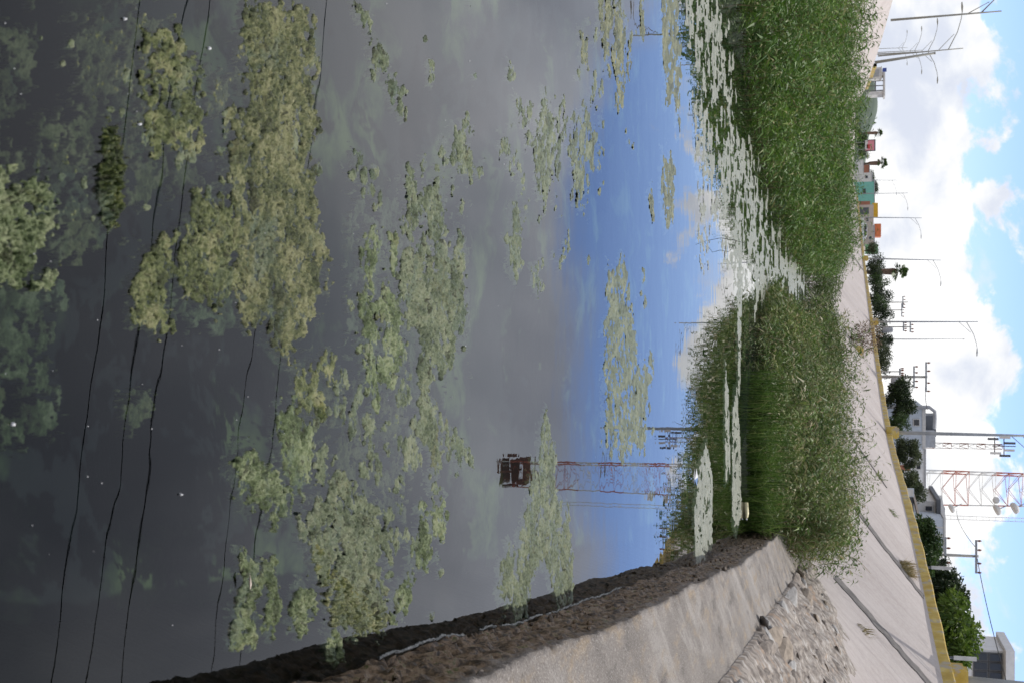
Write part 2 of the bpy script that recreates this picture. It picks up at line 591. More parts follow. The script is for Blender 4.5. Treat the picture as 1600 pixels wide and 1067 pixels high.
M['blue'] = flat('blue_sign', (.035, .07, .30), .5)
M['hill'] = noisy('far_wood', [(0, (.055, .075, .060)), (1, (.10, .125, .095))], .05, 5, .95)
M['brick'] = flat('brick_red', (.30, .13, .085), .9)
M['carpaint'] = flat('white_car_paint', (.72, .73, .75), .3, .5, var=.03)
M['plastic_white'] = flat('white_plastic', (.52, .53, .55), .5)
M['plastic_blue'] = flat('blue_plastic', (.05, .12, .28), .4)
M['plastic_cream'] = flat('cream_plastic', (.66, .60, .36), .5)
mg, tg, pg = material('window_glass')
pg.inputs['Base Color'].default_value = (.018, .02, .026, 1)
pg.inputs['Roughness'].default_value = .12
M['glass'] = mg

ZP = 3.87        # level of the plateau behind the kerb

# ---------------------------------------------------------------- ground plan
WL = np.array([(.45, -26), (.5, -8), (.62, 0.), (.83, 2.), (1.0, 3.25), (1.13, 4.15), (1.27, 5.05), (1.36, 5.7), (1.53, 6.8), (1.73, 8.1), (1.86, 9.2), (2.21, 11.8), (2.64, 14.9), (3.44, 21.7), (3.75, 25.0), (4.05, 29.)])


def wl_x(Y):
    return np.interp(Y, WL[:, 1], WL[:, 0])


LOOP = [  # kerb x, y, foot x, y, foot z
    (11.0, -26, 1.30, -26, .70), (10.4, -10, 1.27, -10, .70), (9.9, 0, 1.42, 0, .70), (9.6, 6, 2.20, 6, .70), (9.2, 12, 3.03, 12, .70),
    (8.7, 20, 4.05, 20, .70), (8.3, 26, 4.70, 26, .70), (7.85, 31, 4.55, 30.5, .58), (6.7, 42, 2.1, 41, .40), (6.06, 51, 1.2, 50, .35), (4.9, 68, 0.0, 67, .35),
    (1.9, 88, -3.0, 87, .35), (-1.6, 107, -6.4, 105.5, .35), (-5.6, 128, -10.4, 126.5, .35), (-9.6, 148, -14.5, 147, .35), (-18.6, 188, -23.3, 187, .35), (-25.8, 220, -30.2, 217, .35),
    (-33, 245, -33.5, 231, .35), (-42, 236, -36.5, 225, .35), (-38.5, 200, -32.5, 198, .35), (-31, 160, -25.5, 159, .35),
    (-25.6, 128, -20.5, 127, .35), (-21.8, 102, -16.8, 101, .35), (-18.6, 80, -13.8, 79.5, .35), (-16, 60, -11.2, 59.5, .35), (-13.8, 40, -9, 40, .35), (-12.6, 20, -8, 20, .35), (-12.2, 0, -7.8, 0, .35), (-12.2, -26, -7.8, -26, .35)]


def dense(P, k):
    """catmull-rom resampling of a closed list"""
    P = np.array(P, float)
    n = len(P)
    out = []
    for i in range(n):
        p0, p1, p2, p3 = P[i - 1], P[i], P[(i + 1) % n], P[(i + 2) % n]
        lin = i in (n - 1,) or (i + 1) % n in (n - 1,)
        for j in range(k):
            t = j / k
            if lin:
                out.append(p1 * (1 - t) + p2 * t)
            else:
                out.append(.5 * ((2 * p1) + (-p0 + p2) * t + (2 * p0 - 5 * p1 + 4 * p2 - p3) * t * t + (-p0 + 3 * p1 - 3 * p2 + p3) * t ** 3))
    return np.array(out)


LD = dense(LOOP, 10)


def bank_point(i, t):
    """point of the bank on station i (row of LD), t = 0 foot .. 1 kerb"""
    kx, ky, fx, fy, fz = LD[i]
    return np.array([fx + (kx - fx) * t, fy + (ky - fy) * t, fz + (ZP - fz) * t])


def build_terrain():
    nL, nt = len(LD), 26
    t = np.concatenate([[-.55, -.25], np.linspace(0, 1, nt - 2)])
    V = np.zeros((nL, nt, 3))
    for j, tj in enumerate(t):
        V[:, j, 0] = LD[:, 2] + (LD[:, 0] - LD[:, 2]) * tj
        V[:, j, 1] = LD[:, 3] + (LD[:, 1] - LD[:, 3]) * tj
        V[:, j, 2] = LD[:, 4] + (ZP - LD[:, 4]) * tj
    inw = LD[:, 2:4] - LD[:, 0:2]
    inw /= np.linalg.norm(inw, axis=1)[:, None]
    wet = np.where((LD[:, 2] > 0) & (LD[:, 3] < 29), .05, .9)
    for j, (off, z) in enumerate(((1.6, -1.2), (1.0, -.35))):
        V[:, j, :2] = LD[:, 2:4] + inw * (off * wet)[:, None]
        V[:, j, 2] = z
    nz = fbm(V[..., 0] * .5, V[..., 1] * .5, 4, 3) - .5
    w = np.clip((t - .02) * 6, 0, 1) * np.clip((1 - t) * 8, 0, 1)
    V[..., 2] += nz * .05 * w[None, :]
    me = np_mesh('bank', V.reshape(-1, 3), grid_faces(nL, nt, True), M['bank'])
    bank = tag(link('bank', me), 'pale concrete-rendered sloping bank around the pond', kind='structure')
    # plateau: from the kerb outwards to the horizon
    ctr = np.array([-12.0, 100.0])
    K = LD[:, :2]
    rows = [np.c_[K, np.full(nL, ZP)]]
    dirs = K - ctr
    dirs /= np.linalg.norm(dirs, axis=1)[:, None]
    for R_, z in ((150, ZP), (400, ZP), (1500, ZP), (6000, ZP)):
        P = ctr + dirs * R_
        far = np.linalg.norm(K - ctr, axis=1)
        P = np.where((far > R_ - 10)[:, None], K + dirs * 12, P)
        rows.append(np.c_[P, np.full(nL, z)])
    V = np.stack(rows, 1)
    me = np_mesh('ground', V.reshape(-1, 3), grid_faces(nL, 5, True)[:, ::-1], M['ground'])
    tag(link('ground', me), 'flat dusty ground around the basin', kind='structure')
    return bank


BANK = build_terrain()


def build_water():
    V = [(-46, -28, 0), (7, -28, 0), (7, 240, 0), (-46, 240, 0)]
    nx, ny = 40, 120
    xs = np.linspace(-46, 7, nx)
    ys = np.linspace(-28, 240, ny)
    X, Y = np.meshgrid(xs, ys, indexing='ij')
    me = np_mesh('water', np.c_[X.ravel(), Y.ravel(), np.zeros(X.size)], grid_faces(nx, ny), M['water'])
    tag(link('water', me), 'still murky pond water mirroring sky and clouds', kind='structure')
    # bed: silt with soft sunken mounds, finer near the shore in front
    v = np.linspace(math.log(1.0), math.log(60), 260)
    u = np.linspace(-.62, .62, 220)
    U, W = np.meshgrid(u, v, indexing='ij')
    Yw = np.exp(W)
    Xw = U * (Yw + .6)
    n = fbm(Xw * .8, Yw * .8, 3, 11) * .55 + fbm(Xw * 2.6, Yw * 2.6, 3, 12) * .45
    m = np.clip((n - .40) / .25, 0, 1)
    Z = -.80 + .34 * n + .03 * fbm(Xw * 9, Yw * 9, 3, 13)
    Z = np.where(Yw > 14, -1.0 + .1 * n, Z)
    me = np_mesh('pond_bed', np.c_[Xw.ravel(), Yw.ravel(), Z.ravel()], grid_faces(220, 260), M['bed'])
    tag(link('pond_bed', me), 'dark silty pond bed with green sunken growth', kind='structure')
    me = np_mesh('pond_floor', np.array([(-46, -28, -1.05), (7, -28, -1.05), (7, 240, -1.05), (-46, 240, -1.05)]), np.array([[0, 1, 2, 3]]), M['bed'])
    tag(link('pond_floor', me), 'dark mud floor under the pond', kind='structure')


build_water()

# ---------------------------------------------------------------- sloped concrete apron at the right edge
def build_apron():
    root = tag(empty('pond_wall', (1.9, 9, 0)), 'sloped concrete pond wall with crumbling mossy foot along the waterline', 'wall')
    W0 = np.array([1.9, 9, 0])
    Ys = np.concatenate([np.linspace(-2, 2.8, 40, endpoint=False), np.exp(np.linspace(math.log(2.8), math.log(29), 640))])
    # across: offset from the waterline, height, amount of break-up
    prof = [(-.30, -.95, .0), (-.16, -.5, .02), (-.07, -.2, .03)]
    for k in range(22):
        t = k / 21
        prof.append((.0 + .012 * t, -.08 + .50 * t, .030 * (1 - .4 * t)))
    for k in range(1, 34):
        t = k / 33
        prof.append((.02 + .78 * t, .42 + .29 * t, .004 + .02 * max(0, 1 - t / .12) + (.015 if t > .93 else 0)))
    prof += [(.80, .69, .02), (.84, .66, .02), (.90, .50, .02)]
    prof = np.array(prof)
    Yg, O = np.meshgrid(Ys, prof[:, 0], indexing='ij')
    Zb = np.broadcast_to(prof[:, 1], Yg.shape)
    A = np.broadcast_to(prof[:, 2], Yg.shape)
    wig = (fbm(Ys * 1.3, Ys * 0 + 3, 4, 21) - .5) * .07
    X = wl_x(Yg) + .022 + O + wig[:, None] * np.clip(1 - O / .3, 0, 1)
    # broken outer rim: bites out of the edge
    bite = np.clip((fbm(Ys * 1.6, Ys * 0, 4, 25) - .55) * .8, 0, .05)
    rim = np.clip((O - .70) / .08, 0, 1)
    X = X - bite[:, None] * rim
    s = Yg * 6
    d = (1 - np.abs(2 * fbm(s, O * 22 + Zb * 22, 5, 22, .62) - 1) * 2) * .5 - .36
    d2 = fbm(s * 3.2, O * 80 + Zb * 80, 4, 23, .6) - .5
    X = X - (d * 1.7 + d2 * 1.4) * A * np.where(Zb < .42, 1.5, .1)
    Z = Zb + (d * 1.6 + d2 * 1.0) * A
    V = np.stack([X, Yg, Z], -1) - W0
    me = np_mesh('concrete_slab', V.reshape(-1, 3), grid_faces(len(Ys), len(prof)), M['apron'])
    link('concrete_slab', me, root)
    # loose wet stones along the waterline
    rng = random.Random(5)
    rocks = [rock_mesh('stone', k, M['apron']) for k in range(7)]
    for k in range(170):
        Y = math.exp(rng.uniform(math.log(3.2), math.log(24)))
        t = rng.random()
        x = float(wl_x(Y)) + .03 + .015 * t
        r = rng.uniform(.010, .026) * (.7 + Y * .07)
        o = link('stone', rng.choice(rocks), root, Vector((x, Y, .03 + .36 * t)) - Vector(W0))
        o.scale = (r * rng.uniform(.8, 1.2), r * rng.uniform(1.0, 2.0), r * rng.uniform(.5, .8))
        o.rotation_euler = (rng.uniform(-.5, .5), rng.uniform(-.5, .5), rng.uniform(-.6, .6))
    # thread of scum along the waterline
    Yf = np.exp(np.linspace(math.log(3.9), math.log(9.0), 420))
    keep = fbm(Yf * 2.0, Yf * 0, 3, 31) > .40
    mb = MB()
    for i, Y in enumerate(Yf[:-1]):
        if keep[i]:
            x = float(wl_x(Y)) + .008 + float(np.interp(Y, Ys, wig)) + .012 * (float(vnoise(np.array([Y * 14.]), np.array([1.]), 3)[0]) - .5)
            r = .004 + .006 * rng.random()
            a = rng.random() * 6
            mb.add([(x + r * math.cos(a + q * 2.1) * 1.0, Y + r * math.sin(a + q * 2.1) * 1.6, .002) for q in range(3)] + [(x, Y, .003 + r * 1.1)],
                   [(0, 1, 3), (1, 2, 3), (2, 0, 3)])
    tag(mb.build('foam_line', M['foam']), 'thin whitish thread of scum along the wall at the waterline', 'foam', kind='stuff')
    return root


def rock_mesh(name, seed, mat, flatk=1.0):
    import bmesh
    bm = bmesh.new()
    bmesh.ops.create_icosphere(bm, subdivisions=2, radius=1.0)
    r = random.Random(seed * 7 + 1)
    planes = [(Vector((r.uniform(-1, 1), r.uniform(-1, 1), r.uniform(-1, 1))).normalized(), r.uniform(.45, .8)) for _ in range(7)]
    for v in bm.verts:
        for n, d in planes:
            e = v.co.dot(n) - d
            if e > 0:
                v.co -= n * e * .9
        v.co *= 1 + r.uniform(-.07, .07)
    me = bpy.data.meshes.new(name)
    bm.to_mesh(me)
    bm.free()
    me.materials.append(mat)
    return me


build_apron()


# rough rubble masonry on the lower bank
def build_rubble():
    sel = [i for i in range(len(LD)) if -3 < LD[i, 3] < 29.5 and LD[i, 2] > 0]
    sel = sel[:]
    rows = np.array([LD[i] for i in sel])
    Ys = np.linspace(-2, 28.5, 420)
    fx = np.interp(Ys, rows[:, 3], rows[:, 2])
    kx = np.interp(Ys, rows[:, 1], rows[:, 0])
    ts = np.linspace(-.012, .56, 110)
    Yg, T = np.meshgrid(Ys, ts, indexing='ij')
    edge = np.interp(Ys, [-2, 6, 14, 20, 25, 28.5], [.50, .46, .40, .36, .28, .12])
    ed = edge[:, None] + (fbm(Yg * .9, T * 5, 4, 41) - .5) * .22
    X = fx[:, None] + (kx - fx)[:, None] * T
    Zb = .70 + (ZP - .70) * T
    k = np.clip((ed - T) / .10, -1, 1)
    sx, sy = Yg * 2.4, T * 15
    lump = fbm(sx, sy, 5, 42, .6)
    fine = fbm(sx * 4.3, sy * 4.3, 4, 43, .6)
    amp = np.clip(1 - T / .55, .25, 1) * np.clip(T / .05, .3, 1)
    Z = Zb + np.where(k > 0, .09 * k + ((lump - .45) * .30 + (fine - .5) * .10) * k * amp, .35 * k)
    Z = Z - .015 * np.exp(-np.clip(T, 0, 1) / .015)
    Z[:, 1] = np.minimum(Z[:, 1], .735)
    Z[:, 2] = np.minimum(Z[:, 2], .755)
    Z[:, 0] = .45
    V = np.stack([X, Yg, Z], -1)
    root = tag(empty('rubble_slope', (float(fx[150]), float(Ys[150]), .7)), 'rough rubble masonry slope of pale stones above the pond wall', 'masonry')
    o0 = np.array(root.location)
    me = np_mesh('mortar_bed', V.reshape(-1, 3) - o0, grid_faces(len(Ys), len(ts)), M['rubble'])
    link('mortar_bed', me, root)
    rng = random.Random(9)
    meshes = [[rock_mesh('stone', 20 + k + 10 * j, ST[j]) for k in range(5)] for j in range(3)]
    n = 0
    while n < 200:
        Y = 4 + 22 * rng.random() ** 1.25
        t = (.02 + .98 * rng.random() ** 1.5) * .40
        e = np.interp(Y, Ys, edge)
        if t > e - .04:
            continue
        i = int(np.argmin(abs(Ys - Y)))
        j = int(np.argmin(abs(ts - t)))
        r = rng.uniform(.05, .15) * (1.5 if t < .08 else .85)
        o = link('stone', rng.choice(meshes[rng.choice([0, 0, 1, 1, 2])]), root, Vector((X[i, j], Yg[i, j], Z[i, j] - r * .30)) - Vector(o0))
        o.scale = (r * rng.uniform(.7, 1.1), r * rng.uniform(1.0, 2.6), r * rng.uniform(.3, .6))
        o.rotation_euler = (rng.uniform(-.3, .3), -.6 + rng.uniform(-.3, .3), rng.uniform(-.7, .7))
        n += 1


build_rubble()


RB = LD[(LD[:, 0] > LD[:, 2]) & (LD[:, 1] < 222)]


def bank_z(x, y):
    """height of the right bank at x, y"""
    t = .5
    for _ in range(4):
        ys = RB[:, 3] + (RB[:, 1] - RB[:, 3]) * t
        o = np.argsort(ys)
        kx, fx, fz = (np.interp(y, ys[o], RB[o, c]) for c in (0, 2, 4))
        t = float(np.clip((x - fx) / (kx - fx), -.2, 1))
    return fz + (ZP - fz) * t


# thin dark strips laid down the slope of the bank
def bank_strip(yk, w, t0=.03, t1=.97, slant=0.0):
    """dark strip that starts at the kerb at distance yk and runs down the slope"""
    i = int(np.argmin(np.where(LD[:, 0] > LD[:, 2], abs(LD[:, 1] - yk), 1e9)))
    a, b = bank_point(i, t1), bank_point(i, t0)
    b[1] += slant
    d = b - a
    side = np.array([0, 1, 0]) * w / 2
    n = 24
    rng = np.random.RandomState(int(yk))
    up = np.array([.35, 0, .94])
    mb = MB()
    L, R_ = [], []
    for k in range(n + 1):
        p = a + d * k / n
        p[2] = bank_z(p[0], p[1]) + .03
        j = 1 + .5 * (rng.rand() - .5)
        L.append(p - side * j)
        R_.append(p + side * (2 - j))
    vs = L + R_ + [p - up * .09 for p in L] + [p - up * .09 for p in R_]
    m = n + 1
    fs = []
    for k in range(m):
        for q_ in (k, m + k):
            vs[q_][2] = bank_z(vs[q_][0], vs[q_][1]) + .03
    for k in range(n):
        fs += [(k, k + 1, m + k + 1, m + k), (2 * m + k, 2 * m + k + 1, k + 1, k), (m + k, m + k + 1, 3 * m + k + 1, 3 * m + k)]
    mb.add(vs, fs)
    mb.build('dark_strip', M['dark_strip'], BANK)


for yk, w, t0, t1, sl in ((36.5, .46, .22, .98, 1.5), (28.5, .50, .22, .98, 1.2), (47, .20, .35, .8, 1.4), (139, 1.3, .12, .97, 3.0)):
    bank_strip(yk, w, t0, t1, sl)

# ---------------------------------------------------------------- kerb parapet, road
def kerb_line(y0, y1, n, right=True):
    sel = LD[(LD[:, 0] > LD[:, 2])] if right else LD[(LD[:, 0] <= LD[:, 2])]
    sel = sel[np.argsort(sel[:, 1])]
    Y = np.linspace(y0, y1, n)
    return np.c_[np.interp(Y, sel[:, 1], sel[:, 0]), Y]


def build_kerb():
    root = tag(empty('kerb_wall', (8.0, 31, ZP)), 'long low yellow painted kerb wall along the top of the bank', 'kerb')
    o0 = np.array(root.location)
    cuts = [2, 8, 13, 18, 23, 28, 33, 38, 44, 50, 57, 65, 74, 84, 95, 107, 120, 135, 150, 168, 188, 205, 219]
    for a, b in zip(cuts[:-1], cuts[1:]):
        P = kerb_line(a + .01, b - .01, 14)
        prof = [(0, -.25), (0, .25), (.03, .28), (.19, .28), (.22, .25), (.22, -.25)]
        V = np.array([[(x + ox, y, ZP + oz + .012 * math.sin(y * 1.7)) for ox, oz in prof] for x, y in P]) - o0
        me = np_mesh('kerb_block', V.reshape(-1, 3), grid_faces(14, 6), M['yellow'], False)
        link('kerb_block', me, root)
    P = kerb_line(98, 132, 14, False)
    prof = [(0, -.25), (0, .30), (-.25, .30), (-.25, -.25)]
    r2 = tag(empty('kerb_wall', (P[0][0], P[0][1], ZP)), 'short yellow kerb wall on the left bank beside the blue sign', 'kerb')
    V = np.array([[(x + ox, y, ZP + oz) for ox, oz in prof] for x, y in P]) - np.array(r2.location)
    me = np_mesh('kerb_block', V.reshape(-1, 3), grid_faces(14, 4), M['yellow'], False)
    link('kerb_block', me, r2)
    P = kerb_line(-10, 218, 60)
    V = np.array([[(x + 2.2, y, ZP + .004), (x + 10, y, ZP + .004)] for x, y in P])
    me = np_mesh('road', V.reshape(-1, 3), grid_faces(60, 2)[:, ::-1], M['asphalt'])
    tag(link('road', me), 'asphalt road behind the yellow kerb', kind='structure')
    V = np.array([[(x + .25, y, ZP + .0), (x + .25, y, ZP + .14), (x + 2.0, y, ZP + .14), (x + 2.2, y, ZP + .14), (x + 2.2, y, ZP - .02)] for x, y in P])
    me = np_mesh('pavement', V.reshape(-1, 3), grid_faces(60, 5)[:, ::-1], M['ground'], False)
    tag(link('pavement', me), 'pale pavement strip along the kerb', kind='structure')


build_kerb()

# ---------------------------------------------------------------- floating algae
QS = 900.0


def sdf(P, poly):
    """signed distance (positive inside) of points P to polygon poly"""
    d2 = np.full(len(P), 1e18)
    ins = np.zeros(len(P), bool)
    n = len(poly)
    for i in range(n):
        a, b = poly[i], poly[(i + 1) % n]
        e = b - a
        w = P - a
        t = np.clip((w @ e) / max(e @ e, 1e-9), 0, 1)
        q = w - t[:, None] * e
        d2 = np.minimum(d2, (q * q).sum(1))
        c = (a[1] > P[:, 1]) != (b[1] > P[:, 1])
        with np.errstate(divide='ignore', invalid='ignore'):
            xx = (b[0] - a[0]) * (P[:, 1] - a[1]) / (b[1] - a[1]) + a[0]
        ins ^= c & (P[:, 0] < xx)
    d = np.sqrt(d2)
    return np.where(ins, d, -d)


MSEED = [100]


def algae_mesh(polys, mat, hmax=.018, holes=.35, ragged=1.0, sink=0.0, cell=1.0):
    """floating mat: outline(s) in photo pixels laid on the water, ragged, lumpy, sinking at the rim"""
    V_all, Q_all, base = [], [], 0
    for poly in polys:
        MSEED[0] += 7
        sd = MSEED[0]
        G = np.array([on_z(x, y)[:2] for x, y in poly])
        q = np.c_[QS * G[:, 0] / G[:, 1], QS * np.log(G[:, 1])]
        Ym = float(np.exp(q[:, 1].mean() / QS))
        du = .80 * cell
        dv = max(.80, .34 * Ym) * cell
        lo, hi = q.min(0) - 9, q.max(0) + 9
        us = np.arange(lo[0], hi[0], du)
        vs = np.arange(lo[1], hi[1], dv)
        if len(us) * len(vs) > 260000:
            k = math.sqrt(len(us) * len(vs) / 260000)
            us, vs = np.arange(lo[0], hi[0], du * k), np.arange(lo[1], hi[1], dv * k)
        U, W = np.meshgrid(us, vs, indexing='ij')
        s = sdf(np.c_[U.ravel(), W.ravel()], q).reshape(U.shape)
        sc_ = min(14.0, .34 * max(4.0, min(np.ptp(q[:, 0]), np.ptp(q[:, 1]))))
        far = np.clip((Ym - 6) / 10, 0, 1)
        vx = 1.0 - .55 * far
        n1 = fbm(U / 22, W / 22 * (1 + .0 * far), 4, sd)
        n2 = fbm(U / 7, W / (7 + 8 * far), 4, sd + 3)
        n3 = fbm(U / 3.2, W / (3.2 + 5 * far), 3, sd + 5)
        f = np.clip(s / sc_, -1.6, 1.0) + ragged * (4.6 * (n1 - .5) + 4.2 * (n2 - .5)) + .8 * (n3 - .5) + .05
        rdg = 1 - np.abs(2 * fbm(U / 5.5, W / (5.5 + 5 * far), 4, sd + 21, .6) - 1) * 2.2
        hole = np.clip((fbm(U / 12, W / 12, 5, sd + 9, .6) - (.58 - .3 * (holes - .35))) * 10, 0, 2.4)
        f = f - hole * holes * 2
        k = np.clip(f, -.55, 1.6)
        Z = np.where(k < 0, k * .05 - .002, np.sqrt(np.clip(k, 0, 1.4)) * hmax * .78 * (-.44 + 1.35 * n2 + .9 * (rdg - .45) + .5 * (n3 - .5))) - sink
        Yw = np.exp(W / QS)
        Xw = U / QS * Yw
        ok = k > -.5
        quad = ok[:-1, :-1] & ok[1:, :-1] & ok[1:, 1:] & ok[:-1, 1:]
        nv = len(vs)
        I, J = np.nonzero(quad)
        Q = np.stack([I * nv + J, (I + 1) * nv + J, (I + 1) * nv + J + 1, I * nv + J + 1], -1)
        used, inv = np.unique(Q.ravel(), return_inverse=True)
        V = np.c_[Xw.ravel(), Yw.ravel(), Z.ravel()][used]
        V_all.append(V)
        Q_all.append(inv.reshape(-1, 4) + base)
        base += len(V)
    V, Q = np.concatenate(V_all), np.concatenate(Q_all)
    c = np.array([V[:, 0].mean(), V[:, 1].mean(), 0.0])
    return np_mesh('algae_mat', V - c, Q, mat), c


def algae(label, polys, mat, group='floating algae mats on the pond', **kw):
    if not isinstance(polys[0], list):
        polys = [polys]
    polys = sorted(polys, key=lambda q: sum(p[1] for p in q) / len(q))
    rank = {1: [''], 2: [', upper one of two', ', lower one of two'], 3: [', upper of three', ', middle of three', ', lower of three'],
            4: [', topmost of four', ', second of four', ', third of four', ', lowest of four'],
            5: [', topmost of five', ', second of five', ', third of five', ', fourth of five', ', lowest of five'],
            6: [', topmost of six', ', second of six', ', third of six', ', fourth of six', ', fifth of six', ', lowest of six']}[len(polys)]
    for q, r in zip(polys, rank):
        me, c = algae_mesh([q], M[mat], **kw)
        tag(link('algae_mat', me, None, c), label + r, 'algae', group)


# nearest water (left of the picture)
algae('long broad tan algae mat floating in the near water, largest of all', [(385, 20), (410, 5), (440, 20), (478, 35), (492, 60), (490, 130), (497, 185), (485, 240), (490, 300), (505, 370), (515, 400), (500, 420), (505, 480), (490, 500), (478, 520), (440, 555), (430, 520), (395, 500), (375, 460), (368, 420), (372, 330), (365, 270), (357, 215), (362, 175), (395, 175), (380, 120), (378, 60)], 'algae_tan', hmax=.017, holes=.22, ragged=.7)
algae('olive green lobed algae mat joined to the left of the broad tan mat', [(330, 290), (360, 298), (368, 400), (378, 460), (335, 475), (310, 462), (275, 445), (266, 500), (245, 518), (217, 500), (212, 460), (222, 385), (255, 375), (267, 395), (300, 350), (315, 310)], 'algae_yellow', hmax=.017, holes=.2, ragged=.7)
algae('yellow-green algae mat with dark pits, near water beyond the dark roll', [(225, 50), (260, 40), (280, 80), (310, 100), (315, 150), (330, 190), (330, 225), (290, 240), (245, 215), (235, 160), (230, 110)], 'algae_yellow', hmax=.017, holes=.2, ragged=.8)
algae('brownish half-sunken algae beside the yellow-green mat', [(110, 55), (135, 40), (150, 20), (200, 0), (225, 30), (235, 80), (230, 160), (250, 212), (205, 250), (187, 200), (180, 172), (145, 170), (130, 110)], 'algae_tan', hmax=.008, holes=.5, ragged=1.2, sink=.006)
algae('dark green rolled algae shaped like a log in the near water', [(160, 190), (178, 185), (186, 230), (191, 290), (188, 330), (175, 350), (160, 345), (154, 300), (156, 240)], 'algae_log', hmax=.034, holes=0.0, ragged=.35)
algae('green algae heap at the near edge of the water, left border', [(-30, 275), (40, 285), (70, 290), (85, 310), (82, 350), (62, 400), (80, 430), (40, 440), (-30, 432)], 'algae_green', hmax=.020, holes=.25, ragged=.9)
algae('faint brown sunken algae tangle at the near left corner', [(-30, 20), (30, 40), (50, 100), (62, 60), (60, 130), (40, 180), (45, 240), (-30, 260)], 'algae_tan', hmax=.004, holes=.6, ragged=1.3, sink=.018)
algae('small yellowish algae patch between the log-shaped roll and the green heap', [(65, 250), (100, 228), (130, 240), (127, 330), (100, 332), (92, 290), (70, 300)], 'algae_yellow', hmax=.008, holes=.5, ragged=1.2, sink=.006)
algae('small bright green tuft of algae among the dark cable reflections', [(205, 640), (235, 615), (250, 640), (240, 660), (215, 668)], 'algae_yellow', hmax=.006, holes=.3, ragged=1.1, sink=.012)
algae('slim curved green algae tail below the log-shaped roll', [(182, 345), (165, 362), (130, 378), (90, 388), (92, 380), (130, 368), (158, 350)], 'algae_yellow', hmax=.003, holes=.0, ragged=.4, sink=.016)
algae('thin brown algae wisps between the yellow-green mat and the broad mat', [(330, 70), (345, 95), (372, 105), (375, 120), (345, 115), (352, 160), (350, 200), (335, 190), (340, 130), (325, 110)], 'algae_tan', hmax=.006, holes=.5, ragged=1.1, sink=.004)
# middle water
algae('small grey algae fragment of a broken chain, upper middle', [[(555, 5), (575, 20), (582, 50), (568, 40)], [(578, 55), (595, 60), (607, 92), (600, 112), (590, 110), (582, 80)], [(606, 118), (616, 125), (632, 150), (632, 180), (622, 165), (612, 145)]], 'algae_grey', hmax=.012, holes=.3, ragged=.7)
algae('tiny lone algae fleck with a dark tip', [(670, 96), (679, 97), (680, 126), (671, 130)], 'algae_grey', hmax=.012, holes=.1, ragged=.5)
algae('ribbed grey algae patch, two lobes, apart in the middle water', [(700, 215), (712, 222), (727, 192), (740, 230), (736, 272), (716, 272), (703, 300), (698, 250)], 'algae_grey', hmax=.014, holes=.25, ragged=.6)
algae('large ragged grey-green algae mat tapering to a point, middle water', [(640, 385), (665, 370), (700, 390), (722, 385), (726, 440), (720, 520), (700, 550), (690, 575), (673, 570), (663, 625), (655, 590), (652, 520), (638, 470), (625, 440), (632, 400)], 'algae_grey', hmax=.018, holes=.25, ragged=.55)
algae('slim algae strand above the large ragged mat', [[(632, 255), (645, 265), (650, 330), (640, 380), (630, 350)], [(672, 300), (685, 295), (697, 330), (702, 370), (678, 388), (664, 360), (656, 310)]], 'algae_grey', hmax=.014, holes=.4, ragged=.8)
algae('loose green algae patch left of the large ragged mat', [[(570, 360), (598, 352), (606, 380), (600, 420), (585, 400), (575, 470), (565, 480)], [(608, 358), (620, 356), (622, 400), (616, 430), (607, 415)], [(598, 452), (618, 448), (630, 470), (622, 500), (620, 530), (600, 520), (592, 480)], [(562, 490), (582, 480), (590, 520), (580, 570), (565, 560)]], 'algae_green', hmax=.015, holes=.3, ragged=.7)
algae('pale green algae fleck floating below the loose patches', [[(597, 520), (618, 515), (632, 545), (622, 570), (612, 560), (600, 545)], [(565, 560), (578, 560), (590, 610), (592, 632), (582, 625), (565, 600)], [(595, 565), (612, 562), (622, 590), (613, 612), (598, 595)]], 'algae_green', hmax=.014, holes=.25, ragged=.7)
algae('crooked yellow-green algae arch with a dark finger', [(497, 560), (510, 556), (522, 562), (523, 595), (512, 598), (505, 580), (498, 610), (502, 630), (508, 648), (500, 655), (488, 640), (470, 630), (464, 610), (462, 562), (470, 575), (476, 610), (486, 606)], 'algae_yellow', hmax=.016, holes=.15, ragged=.5)
algae('slim dark green algae finger at the foot of the crooked arch', [(490, 632), (498, 630), (508, 648), (503, 655), (496, 648)], 'algae_log', hmax=.03, holes=0, ragged=.3)
algae('large soft green algae patch above the bright green blade', [(438, 640), (462, 634), (484, 665), (486, 700), (480, 740), (474, 775), (458, 770), (440, 740), (432, 690)], 'algae_green', hmax=.014, holes=.2, ragged=.6)
algae('bright green algae blade pointing down to the right', [(375, 698), (402, 712), (420, 745), (445, 768), (458, 792), (440, 816), (420, 800), (405, 780), (385, 768), (365, 745), (362, 720)], 'algae_green', hmax=.022, holes=.1, ragged=.5)
algae('small oval algae fleck right of the soft green patch', [[(525, 590), (538, 588), (545, 620), (540, 642), (530, 630)], [(545, 648), (556, 660), (556, 690), (545, 680)], [(565, 690), (578, 685), (590, 730), (590, 755), (565, 755), (560, 720)], [(488, 708), (505, 705), (520, 720), (515, 760), (502, 745)], [(525, 738), (540, 745), (545, 770), (528, 768)], [(553, 762), (568, 768), (570, 800), (555, 790)]], 'algae_grey', hmax=.012, holes=.3, ragged=.8)
algae('pale knobbly algae cluster with a tan centre strip', [(655, 618), (672, 612), (682, 640), (690, 665), (688, 720), (690, 745), (680, 758), (672, 735), (662, 700), (658, 670)], 'algae_grey', hmax=.016, holes=.15, ragged=.5)
